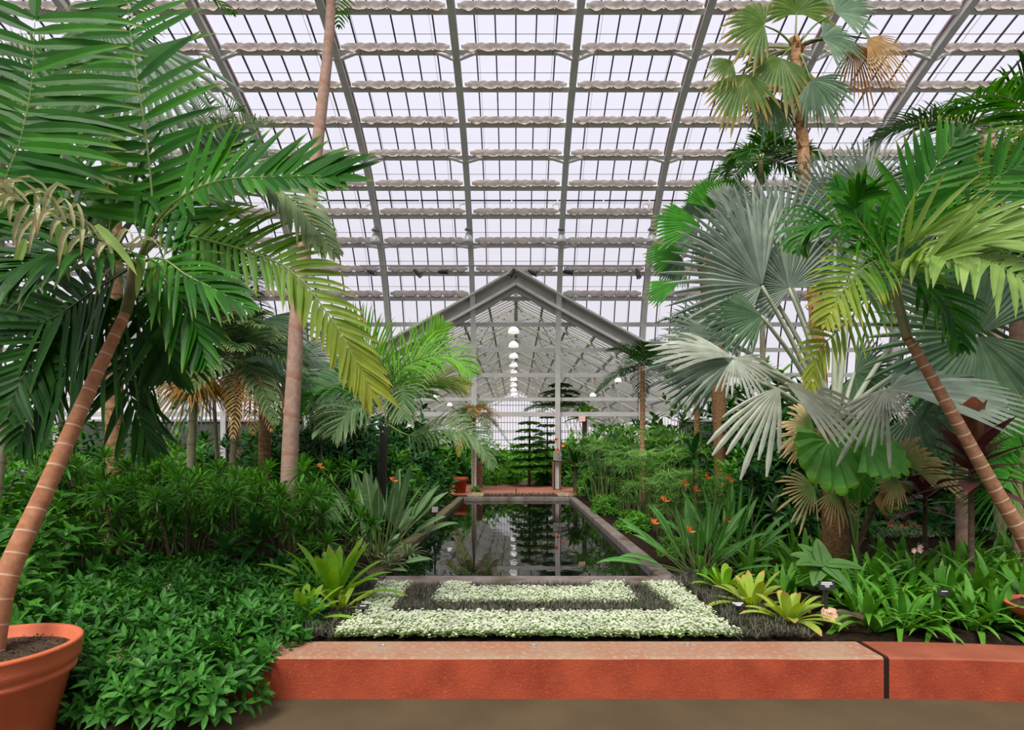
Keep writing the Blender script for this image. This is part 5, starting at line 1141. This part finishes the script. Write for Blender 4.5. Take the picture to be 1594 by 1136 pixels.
# ---- strap-leaved clumps, right foreground
def strap_proto(seed, n, L, W, m='strap', elr=(85, 15), droop=.75, name='strap_leaved_plant', r=.07, prof='strap'):
    random.seed(seed); t = thing(name, (0, 0, 0), 'x', 'plant')
    for g_ in range(3):
        mb = MB()
        for k in range(n // 3):
            a = U(0, 6.28); e = math.radians(U(*elr)); d = V((math.cos(a) * math.cos(e), math.sin(a) * math.cos(e), math.sin(e)))
            b = V((U(-r, r), U(-r, r), 0)); ribbon(mb, b, d, V((-math.sin(e) * math.cos(a), -math.sin(e) * math.sin(a), math.cos(e))), L * U(.7, 1.15), W * U(.7, 1.15), droop * U(.6, 1.3), prof, 8, .22)
        mb.build('leaf_tuft', m, t)
    return t
sp3 = [strap_proto(450 + i, 27, .66, .084, 'strap', prof='leaf', droop=.95) for i in range(4)]
ss = []
for Y, row, w in ((4.9, ((1355, .8), (1405, .75), (1455, .72), (1508, .78), (1558, .75)), 'nearest the kerb'), (5.45, ((1335, .85), (1400, 1.0), (1470, .95), (1535, 1.0), (1600, 1.0)), 'in the second row'), (6.1, ((1290, .85), (1355, 1.0), (1420, .95), (1490, 1.05), (1560, 1.0)), 'in the third row'),
               (6.9, ((1250, 1.0), (1310, .95), (1375, .9), (1440, .9), (1510, 1.0), (1580, 1.1)), 'in the back row')):
    for px, s in row:
        pos = 'beside the brown-edged fan plant' if px < 1260 else 'behind the broad mottled leaves' if px < 1325 else 'behind the dark rock' if px < 1370 and px != 1310 else 'in front of the red ground patch' if px < 1390 else 'below the red ground patch' if px < 1450 else 'below the maroon plant' if px < 1500 else 'under the leaning slender trunk' if px < 1550 else 'beside the right edge pot' 
        ss.append((px, Y, s, 'strap-leaved green plant %s, %s' % (w, pos)))
place(sp3, ss, group='strap-leaved plants in the right foreground')
sp4 = [strap_proto(460 + i, 24, .60, .085, 'strap', (85, 25), .6, 'broad_strap_plant', .12, 'leaf') for i in range(2)]
place(sp4, [(1180, 6.6, .9, 'broad-leaved ginger clump behind the compact lime bromeliad'), (1220, 6.1, .75, 'broad-leaved ginger clump behind the pink-tipped bromeliad'), (1225, 7.4, 1.05, 'broad-leaved ginger clump left of the mottled leaves'), (1165, 7.6, .95, 'broad-leaved ginger clump behind the orange flowers'), (1275, 7.9, .9, 'broad-leaved ginger clump in front of the brown-edged fan plant')], group='ginger clumps on the right')
sp5 = [strap_proto(465 + i, 30, .42, .10, 'shrub_light', (80, 10), .7, 'light_leafy_clump', .16, 'leaf') for i in range(2)]
place(sp5, [(1245, 6.6, .9, 'light green leafy clump above the pink-tipped bromeliad'), (1330, 6.9, 1.0, 'light green leafy clump right of the mottled leaves'), (1190, 8.4, 1.1, 'light green leafy clump between the orange flowers and the scorched fan plant'), (1405, 7.4, 1.0, 'light green leafy clump in front of the red ground patch'), (1110, 6.5, .7, 'light green leafy clump behind the compact lime bromeliad'), (1560, 7.4, 1.2, 'light green leafy clump left of the spiky fan palm')], group='light green leafy clumps on the right')
# broad mottled-leaf plant
t = thing('mottled_leaf_plant', V((X(1282, 5.35), 5.35, BED)), 'plant with broad mottled grey-green leaves above the black name label', 'plant'); random.seed(470)
c0 = P(1280, 878, 5.35); m = MB(); m.tube([V((X(1284, 5.35), 5.35, BED)), c0], [.012, .008], 7); m.build('stem', 'stem_brown', t)
M['mottled'] = leafmat('mottled_broad_leaf', (0.05, 0.15, 0.03), (0.12, 0.24, 0.07), rib=(.04, .11, .03), trans=.2, rough=.35)
for a, e, l in ((200, 12, .32), (340, 5, .36), (225, -25, .30), (310, -35, .36), (120, 40, .30), (60, 30, .28), (285, -20, .26), (90, 70, .25), (170, 25, .3)):
    A, E = math.radians(a), math.radians(e); d = V((math.cos(A) * math.cos(E), math.sin(A) * math.cos(E), math.sin(E))); q = MB()
    ribbon(q, c0, d, V((0, -.5, 1)), l, .15, .35, 'broad', 8, .18); q.build('leaf', 'mottled', t, True)
for px, py, Yb, s, lb in ((1205, 790, 8.6, .8, 'small grey-leaved plant beside the orange-flowered clump'), (1322, 800, 7.0, .7, 'grey-leaved plant below the dried fan leaves'), (400, 830, 6.6, 1.0, 'dark broad-leaved plant in front of the rosette shrubs'), (352, 855, 6.3, .8, 'second dark broad-leaved plant, lower left of its neighbour'), (440, 880, 6.2, .6, 'small dark broad-leaved plant next to the tall bromeliad'), (500, 655, 9.0, 1.0, 'silvery broad-leaved plant rising right of the tall pinkish trunk'), (1080, 700, 9.2, 1.0, 'glossy dark plant in front of the fibrous brown trunk'), (1170, 705, 8.8, 1.1, 'glossy dark plant below the white fan leaf')):
    c0 = P(px, py, Yb); t = thing('broad_leaved_plant', V((c0.x, c0.y, BED)), lb, 'plant'); m = MB(); m.tube([V((c0.x + .02, c0.y, BED)), c0], [.014, .009], 6); m.build('stem', 'stem_brown', t)
    mm = 'paddle' if 'silvery' in lb or 'grey-leaved' in lb else 'shrub_dark'
    for k in range(16):
        A = k * 2.399; E = math.radians(75 - k * 6.5); d = V((math.cos(A) * math.cos(E), math.sin(A) * math.cos(E), math.sin(E))); q = MB()
        ribbon(q, c0 - V((0, 0, .008 * k)), d, V((0, 0, 1)), .34 * s * U(.8, 1.1), .11 * s, .45, 'leaf', 6, .22); q.build('leaf', mm, t, True)
# maroon plant
t = thing('maroon_plant', V((X(1512, 5.6), 5.6, BED)), 'large maroon-leaved plant behind the leaning slender trunk', 'plant'); random.seed(480)
c0 = P(1512, 705, 5.6); m = MB(); m.tube([V((X(1512, 5.6), 5.6, BED)), c0], [.03, .022], 8); m.build('stem', 'stem_brown', t)
for k in range(5):
    A = k * 1.26 + .4; d = V((math.cos(A) * .28, math.sin(A) * .28, 1)); q = MB(); ribbon(q, c0 + V((0, 0, .05)), d, V((-math.cos(A), -math.sin(A), .2)) if k != 1 else V((0, -1, .2)), U(.42, .54), .20, -.05, 'blunt', 8, .35); q.build('leaf', 'purple_up', t, True)
for k in range(24):
    A = k * 2.399; E = math.radians(52 - k * 2.6 + U(-6, 6)); d = V((math.cos(A) * math.cos(E), math.sin(A) * math.cos(E), math.sin(E))); q = MB()
    ribbon(q, c0 - V((0, 0, .014 * k)), d, V((0, 0, 1)), U(.42, .60), U(.13, .18), U(.15, .35), 'leaf', 8, .2); q.build('leaf', 'purple', t, True)
t = thing('maroon_plant', V((X(1440, 6.9), 6.9, BED)), 'lower maroon-leaved plant left of the large one', 'plant'); c0 = P(1440, 760, 6.9); m = MB(); m.tube([V((X(1440, 6.9), 6.9, BED)), c0], [.03, .022], 8); m.build('stem', 'stem_brown', t)
for k in range(20):
    A = k * 2.399; E = math.radians(60 - k * 4 + U(-6, 6)); d = V((math.cos(A) * math.cos(E), math.sin(A) * math.cos(E), math.sin(E))); q = MB()
    ribbon(q, c0 - V((0, 0, .015 * k)), d, V((0, 0, 1)), U(.38, .55), U(.10, .15), U(.3, .6), 'leaf', 7, .2); q.build('leaf', 'purple', t, True)
# brown-edged fan plant
M['fan_burnt'] = leafmat('scorched_fan_leaf', (0.14, 0.28, 0.07), (0.22, 0.34, 0.11), tip=(0.85, 0.58, 0.32), tipstart=.22, trans=.25, rough=.7)
M['fan_pleat'] = leafmat('pleated_fan_leaf', (0.10, 0.33, 0.06), (0.17, 0.42, 0.09), tip=(0.20, 0.46, 0.05), tipstart=.85, trans=.3)
t = thing('scorched_fan_plant', V((X(1335, 6.5), 6.5, BED)), 'small fan palm with round pleated green leaf and scorched brown-fringed leaves', 'fan palm'); b0 = V((X(1333, 6.5), 6.5, BED + .35)); random.seed(490)
m = MB(); m.tube([V((X(1333, 6.5), 6.5, BED)), b0 + V((0, 0, .1))], [.035, .028], 8); m.build('trunk', 'stem_brown', t)
for hx, hy, ax, nr, rp, sp, mm, spl in ((1290, 685, (.1, -.3, -1), (.2, -1, .5), 66, 250, 'fan_pleat', .93), (1345, 690, (.8, -.2, -.3), (-.2, -.7, .8), 62, 200, 'fan_pleat', .9), (1322, 725, (.5, 0, -1), (.1, -1, .4), 50, 170, 'fan_green', .85),
        (1266, 668, (-.8, 0, .35), (.2, -1, .4), 56, 130, 'fan_burnt', .45), (1262, 682, (-1, 0, -.1), (.2, -1, .5), 44, 90, 'fan_burnt', .4), (1400, 725, (.2, 0, 1), (0, -1, .5), 60, 180, 'fan_burnt', .35), (1420, 728, (1, 0, .15), (.1, -1, .7), 58, 140, 'fan_burnt', .35), (1395, 742, (-.3, 0, -.6), (.1, -1, .4), 36, 120, 'fan_burnt', .35),
        (1268, 760, (-.7, 0, -.2), (.2, -1, .4), 55, 150, 'fan_burnt', .25), (1300, 765, (.1, 0, -1), (.1, -1, .3), 46, 170, 'fan_burnt', .2), (1360, 778, (.9, 0, -.2), (.1, -1, .3), 46, 120, 'dead', .2), (1395, 745, (.2, 0, -1), (.1, -1, .2), 42, 120, 'dead', .2)):
    o = fan(t, P(hx, hy, (6.0 if mm == 'fan_pleat' else 6.5) + U(-.1, .1)), ax, nr, rp / F * 6.4, b0, m=mm, pm='stem_brown' if mm in ('dead', 'fan_burnt') else 'rachis', pr=.009, spread=sp, segs=17 if mm != 'fan_pleat' else 11, blunt=mm == 'fan_burnt', split=spl, droop=.25, sag=.15, jit=.32 if mm in ('dead', 'fan_burnt') else .04, pleat=.25 if mm == 'fan_pleat' else .1)
    if mm in ('dead', 'fan_burnt'): o['label'] = 'leaf with scorched brown fringe'
t = MB(); c0 = V((X(1303, 7.1), 7.1, BED)); t.tube([c0, c0 + V((0, 0, .3)), c0 + V((-.02, 0, .75)), c0 + V((-.02, 0, .95))], [.15, .15, .13, .09], 14)
tag(t.build('tree_stump', 'fibre', None, True), 'brown fibrous stump behind the scorched fan plant', 'stump')
# ---- carpets: white flowers and blackish grass
def scatter_poly(polys, n, seed):
    random.seed(seed); out = []; tris = []
    for poly in polys:
        g_ = [G(x, y) for x, y in poly]
        for i in range(1, len(g_) - 1):
            a, b, c = g_[0], g_[i], g_[i + 1]; tris.append((a, b, c, ((b - a).cross(c - a)).length))
    tot = sum(t_[3] for t_ in tris)
    for a, b, c, ar in tris:
        for _ in range(int(n * ar / tot)):
            u, v = R(), R()
            if u + v > 1: u, v = 1 - u, 1 - v
            p = a + (b - a) * u + (c - a) * v; p.x += U(-.03, .03); p.y += U(-.03, .03); out.append(p)
    return out
def carpet(name, polys, n, seed, label):
    mb = MB()
    for p in scatter_poly(polys, n, seed):
        h = U(.035, .085); s = U(.008, .015); q = p + V((0, 0, h)); a = U(0, 6.28)
        for j in range(3):
            b = a + j * 2.1; ribbon(mb, q - V((0, 0, .022)), V((math.cos(b), math.sin(b), U(.0, .5))), V((0, 0, 1)), U(.02, .038), .016, .3, 'oval', 2, None, 1)
        if R() < .8:
            tl = V((U(-.5, .5), U(-.6, .2), 1)).normalized(); u = tl.cross(V((math.cos(a), math.sin(a), 0))).normalized(); w = tl.cross(u); k = 5
            vs = [q + tl * s * .35] + [q + (u * math.cos(6.283 * j / k) + w * math.sin(6.283 * j / k)) * s for j in range(k)]
            mb.add(vs, [(0, 1 + j, 1 + (j + 1) % k) for j in range(k)], None, 0)
    o = mb.build(name, ['petal', 'petal_leaf']); return tag(o, label, 'flowers', None, 'stuff')
OUT = [[(520, 994), (1155, 994), (1100, 966), (560, 966)], [(555, 966), (604, 966), (637, 914), (592, 914)], [(1066, 966), (1112, 966), (1050, 914), (1000, 914)], [(600, 972), (1070, 972), (1068, 962), (602, 962)]]
carpet('white_flower_carpet', OUT, 14500, 500, 'carpet of tiny white flowers forming the outer band by the kerb')
INN = [[(672, 945), (990, 945), (975, 922), (688, 922)], [(688, 922), (735, 922), (728, 914), (694, 914)], [(920, 922), (975, 922), (970, 914), (925, 914)]]
carpet('white_flower_carpet', INN, 6500, 501, 'carpet of tiny white flowers forming the inner band near the pool')
def grass(name, polys, n, seed, label, m=('mondo', 'mondo_green'), L=(.06, .12), nb=13):
    mb = MB()
    for p in scatter_poly(polys, n, seed):
        a0 = U(0, 6.28); mi = 1 if R() < .18 else 0
        for j in range(nb):
            a = a0 + j * 2.399; e = U(.5, 1.45); ribbon(mb, p, V((math.cos(a) * math.cos(e), math.sin(a) * math.cos(e), math.sin(e))), V((0, 0, 1)), U(*L), .0075, U(.5, 1.1), 'strap', 3, None, mi)
    o = mb.build(name, list(m)); return tag(o, label, 'grass', None, 'stuff')
grass('blackish_grass', [[(606, 962), (1062, 962), (1030, 944), (640, 944)], [(606, 962), (668, 962), (694, 916), (645, 916)], [(990, 962), (1062, 962), (1005, 916), (972, 916)]], 1000, 510, 'blackish tufted grass between the two white flower bands')
grass('blackish_grass', [[(738, 924), (918, 924), (918, 916), (732, 916)]], 200, 511, 'blackish tufted grass along the near pool rim in the middle')
grass('blackish_grass', [[(1045, 904), (1090, 894), (1270, 994), (1165, 994)]], 420, 512, 'blackish tufted grass right of the white flowers, under the bromeliads')
grass('blackish_grass', [[(430, 996), (515, 994), (600, 906), (560, 893), (480, 960)]], 420, 513, 'blackish tufted grass left of the white flowers, under the bromeliads')
grass('blackish_grass', [[(752, 775), (868, 775), (866, 769.5), (754, 769.5)]], 420, 514, 'dark tufted strip behind the far pool rim', L=(.05, .12), nb=7)
carpet('white_flower_carpet', [[(726, 775), (752, 775), (754, 769.5), (733, 769.5)], [(868, 775), (893, 775), (886, 769.5), (866, 769.5)]], 500, 515, 'pale flowers at the two ends of the strip behind the pool')
# red ground patch on the right
mb = MB()
for p in scatter_poly([[(1385, 824), (1500, 822), (1480, 803), (1395, 806)]], 2200, 520): ribbon(mb, p + V((0, 0, .02)), V((U(-1, 1), U(-1, 1), .6)), V((0, 0, 1)), .07, .045, .3, 'oval', 2, None, 0)
M['red_leaf'] = leafmat('red_ground_leaf', (0.45, 0.07, 0.05), (0.62, 0.16, 0.10), trans=.15)
tag(mb.build('red_groundcover', 'red_leaf'), 'patch of red ground-covering leaves behind the strap-leaved plants', 'groundcover', None, 'stuff')
mb = MB()
for p in scatter_poly([[(1350, 842), (1520, 836), (1500, 822), (1370, 824)], [(1350, 812), (1500, 808), (1500, 800), (1370, 803)]], 2400, 521): ribbon(mb, p + V((0, 0, .02)), V((U(-1, 1), U(-1, 1), .7)), V((0, 0, 1)), .08, .03, .3, 'oval', 2, None, 0)
tag(mb.build('grey_groundcover', 'paddle'), 'patch of small grey-green leaves around the red ground leaves', 'groundcover', None, 'stuff')
# pink flower
c0 = P(1423, 857, 5.9); t = thing('orchid', V((c0.x, c0.y, BED)), 'small pink and maroon flower spike among the strap leaves', 'flower'); m = MB(); m.tube([V((c0.x, c0.y, BED)), c0], [.006, .004], 5); m.build('stem', 'stem_green', t)
M['pink'] = leafmat('pink_petal', (.75, .35, .38), (.9, .65, .62), trans=.2); m = MB()
for k in range(7):
    cc = c0 + V((U(-.03, .13), U(-.03, .03), U(-.03, .04)))
    for j in range(5): ribbon(m, cc, V((math.cos(j * 1.257), -.3, math.sin(j * 1.257))), V((0, -1, 0)), .035, .025, 0, 'oval', 2, None, 0 if k < 4 else 1)
m.build('flower', ['pink', 'purple'], t)
# ---- stones and labels
def stone(name, c, s, seed, m, label):
    random.seed(seed); bm_ = MB(); n1, n2 = 9, 14; vs = []
    for i in range(n1 + 1):
        for j in range(n2):
            th = math.pi * i / n1; ph = 2 * math.pi * j / n2; d = V((math.sin(th) * math.cos(ph), math.sin(th) * math.sin(ph), math.cos(th)))
            k = 1 + .35 * noise.noise(d * 1.4 + V((seed, 0, 0))) + .12 * noise.noise(d * 4); q = V((max(-.8, min(.8, d.x)), max(-.8, min(.8, d.y)), max(-.85, min(.8, d.z)))) * k; vs.append(V(c) + V((q.x * s[0], q.y * s[1], q.z * s[2])))
    bm_.add(vs, [(i * n2 + j, (i + 1) * n2 + j, (i + 1) * n2 + (j + 1) % n2, i * n2 + (j + 1) % n2) for i in range(n1) for j in range(n2)])
    return tag(bm_.build(name, m), label, 'stone')
stone('rock', P(1320, 975, 4.95), (.19, .13, .17), 2, 'rock', 'dark rough rock behind the kerb, right of the pink-tipped bromeliad')
stone('stone_block', P(1290, 956, 4.86), (.07, .07, .06), 5, 'rock_pale', 'small pale block leaning on the dark rough rock')
def plant_label(px, py, Y, w, h, label, lines, tilt=.5, m='sign_black', stake=True):
    c = P(px, py, Y); t = thing('plant_label', V((c.x, c.y, BED)), label, 'plant label')
    m_ = MB(); a = V((w / 2, 0, 0)); b = V((0, math.sin(tilt) * h / 2, math.cos(tilt) * h / 2)); n_ = V((0, -math.cos(tilt), math.sin(tilt))) * .004
    m_.add([c - a - b + n_, c + a - b + n_, c + a + b + n_, c - a + b + n_, c - a - b - n_, c + a - b - n_, c + a + b - n_, c - a + b - n_], [(0, 1, 2, 3), (5, 4, 7, 6), (4, 5, 1, 0), (3, 2, 6, 7), (4, 0, 3, 7), (1, 5, 6, 2)]); m_.build('label_plate', m, t)
    if stake: m_ = MB(); m_.box((c.x - .013, c.y + .004, BED - .03), (c.x + .013, c.y + .016, c.z)); m_.build('stake', 'black_metal', t)
    q = MB()
    for wd, pos, th in lines:
        cc = c + n_ * 1.4 + b * pos; a1 = V((wd * w / 2, 0, 0)); b1 = b.normalized() * th
        q.add([cc - a1 - b1, cc + a1 - b1, cc + a1 + b1, cc - a1 + b1], [(0, 1, 2, 3)])
    if lines: q.build('lettering', 'white_ink', t)
    return t
plant_label(565, 944, 5.05, .105, .05, 'black plant label on a stake among the white flowers at left', [(.5, .2, .004)], .9)
plant_label(1149, 941, 5.05, .115, .055, 'tilted black plant label on a stake at the right of the white flowers', [(.8, .5, .006), (.5, -.1, .004), (.3, -.5, .003)], 1.0)
plant_label(1287, 911, 4.85, .135, .075, 'black plant label with four white lines below the mottled leaves', [(.66, .6, .004), (.72, .25, .003), (.34, -.05, .0025), (.24, -.35, .0025)], .35)
plant_label(259, 914, 5.3, .13, .07, 'black name label with white lines sunk in the low thicket', [(.6, .7, .0035), (.8, .3, .003), (.5, -.05, .003), (.45, -.4, .003), (.25, -.7, .0025)], .3)
plant_label(1470, 922, 5.0, .11, .06, 'black plant label half hidden by strap leaves on the right', [(.5, .3, .003)], .35)
plant_label(677, 793, 9.75, .10, .10, 'small pale grey label at the left pool rim', [], .5, 'grey_box')
plant_label(33, 733, 7.6, .13, .06, 'tiny black label far left behind the leaning trunk', [(.6, 0, .004)], .4)
# dark lamp fixture in the bushes
c = P(440, 968, 4.7); t = thing('ground_lamp', V((c.x, c.y, BED)), 'small dark garden lamp fixture between the low bushes and the bromeliad', 'garden lamp')
m = MB(); m.tube([c + V((-.06, -.02, 0)), c + V((.03, -.02, .015))], .035, 12); m.tube([c + V((.0, 0, .03)), c + V((.05, .0, .05))], .028, 10); m.build('lamp_housing', 'black_metal', t, True)
m = MB(); m.tube([V((c.x, c.y, BED)), c], .012, 6); m.build('stake', 'black_metal', t)
# ---- far end: pot, plants by the columns and in the annex
c0 = V((X(717, 19.9), 19.9, BED)); t = thing('red_pot', c0, 'small red pot at the left end of the path behind the pool', 'pot')
m = MB(); m.lathe(c0, [(0, 0), (.17, 0), (.21, .42), (.25, .43), (.26, .56), (.22, .56), (.21, .5), (0, .5)], 24); m.build('pot_body', 'kerb', t, True)
m = MB(); m.lathe(c0, [(0, .51), (.21, .51)], 24); m.build('soil', 'pot_soil', t)
bromeliad('small pale-leaved plant right of the red pot', V((X(742, 20.4), 20.4, BED)), 26, .40, .09, 530, 'paddle_green', (75, 5), .8, 'plant', 'pale_plant', 'leaf')
bromeliad('big dark spiky rosette plant right of the notice box', V((X(896, 19.6), 19.6, BED + .95)), 30, 1.0, .17, 531, 'palm_dark', (85, 10), .3, 'agave', 'spiky_rosette_plant', 'leaf')
m = MB(); m.tube([V((X(896, 19.6), 19.6, BED)), V((X(896, 19.6), 19.6, BED + .95))], [.09, .07], 8); m.build('stem', 'stem_brown', bpy.data.objects['spiky_rosette_plant'])
t = thing('orange_flowers', V((X(872, 20.8), 20.8, BED)), 'climbing stem with three orange-red flowers on the right column', 'flowering plant'); random.seed(533); m = MB()
m.tube([V((X(874, 20.8), 20.8, BED)), P(872, 730, 20.8), P(868, 690, 20.8), P(865, 684, 20.8)], [.012, .008], 5); m.build('stem', 'stem_green', t)
for px, py in ((866, 685), (876, 692), (868, 701)):
    m = MB(); cc = P(px, py, 20.75)
    for j in range(14): a = U(0, 6.28); ribbon(m, cc, V((math.cos(a), -.5, math.sin(a))), V((0, -1, 0)), .10, .05, .1, 'oval', 2, None)
    m.build('flower', 'orange', t)
crown_palm('weeping brownish feather palm in front of the left middle column', V((X(736, 20.6), 20.6, BED)), P(738, 645, 20.6), (.05, .04), 'trunk_pale', 16, 1.25, .5, (('palm_yellow', 'rachis'), ('palm_grey', 'rachis'), ('dead', 'rachis')), el=(75, -15), seed=540, W=.035, nl=26, sag=.8)
# layered conifers
def conifer(label, base, H, R_, tiers, seed, m='shrub', z0=.25):
    random.seed(seed); base = V(base); t = thing('layered_conifer', base, label, 'conifer'); q = MB(); q.tube([base, base + V((0, 0, H))], [.07, .02], 7); q.build('trunk', 'stem_brown', t)
    for k in range(tiers):
        u = k / (tiers - 1); z = H * (z0 + (1 - z0) * u); L = R_ * (1.05 - .72 * u); o = MB()
        for j in range(9):
            a = j * .698 + k * .5; pp = auto_rachis(base + V((0, 0, z)), a, .18, L, .28)
            fm = frond_mesh(pp, n=22, L=.42 * L + .08, W=.085, ang=(70, 40), droop=.2, r=.012, t0=.1, segs=2); off = len(o.v)
            o.v += fm.v; o.uv += fm.uv; o.al += fm.al; o.m += fm.m; o.f += [tuple(i + off for i in f) for f in fm.f]
        o.build('branch_tier', [m, 'rachis'], t)
    return t
conifer('bright layered conifer in the annex opening, left of the right middle column', V((X(824, 23.6), 23.6, BED)), 2.9, 1.05, 8, 550, 'shrub_light')
conifer('dark layered conifer rising behind the right middle column', V((X(872, 26), 26, BED)), 4.4, 1.6, 4, 551, 'palm_dark', .78)
conifer('layered conifer with feathery tiers partly hidden by the column', V((X(852, 25), 25, BED)), 2.9, 1.0, 7, 552, 'palm_grey')
bromeliad('broad bright rosette plant above the exit sign', V((X(910, 25.0), 25.0, ZZ(652, 25.0))), 24, 1.1, .22, 553, 'strap', (70, 0), .5, 'fern', 'tree_fern', 'leaf')
m = MB(); m.tube([V((X(910, 25), 25, BED)), V((X(910, 25), 25, ZZ(652, 25)))], [.12, .1], 8); m.build('trunk', 'stem_brown', bpy.data.objects['tree_fern'])
af = [bush_proto('annex_shrub', 'x', 'shrub', 560 + i, .9, 1.5, 150, 6, .26, .10, mm, droop=.5, lo=-.2) for i, mm in enumerate(('shrub_light', 'shrub'))]
sp = []
for px, Y, s, l in ((760, 24.2, .55, 'low at the left of the opening'), (790, 25, .6, 'low in the middle of the opening'), (845, 24.4, .5, 'low at the right of the opening'), (770, 27, 1.25, 'behind the low ones at the left of the opening'), (800, 29, 1.2, 'in deep shade in the middle of the opening'), (690, 25, 1.5, 'left of the left middle column'), (650, 24.5, 1.7, 'far left, beside the bright palm'), (725, 27, 1.6, 'behind the weeping palm'),
        (905, 24, 1.3, 'behind the spiky rosette plant'), (945, 25, 1.7, 'behind the umbrella sedge'), (975, 27, 1.7, 'right, under the dark feather palm'), (1020, 28, 1.9, 'far right of the annex'), (620, 27, 1.7, 'at the far left of the annex'), (840, 31, 1.3, 'deep inside, left of the right middle column'), (735, 34, 1.6, 'deep inside, left of the centre line'), (890, 36, 1.8, 'deep inside, right of the centre line'), (660, 33, 1.9, 'deep inside on the left'), (940, 34, 2.0, 'deep inside on the right')):
    sp.append((px, Y, s, 'annex shrub ' + l))
place([af[0], af[0], af[1]], sp, group='shrubs growing in the annex')
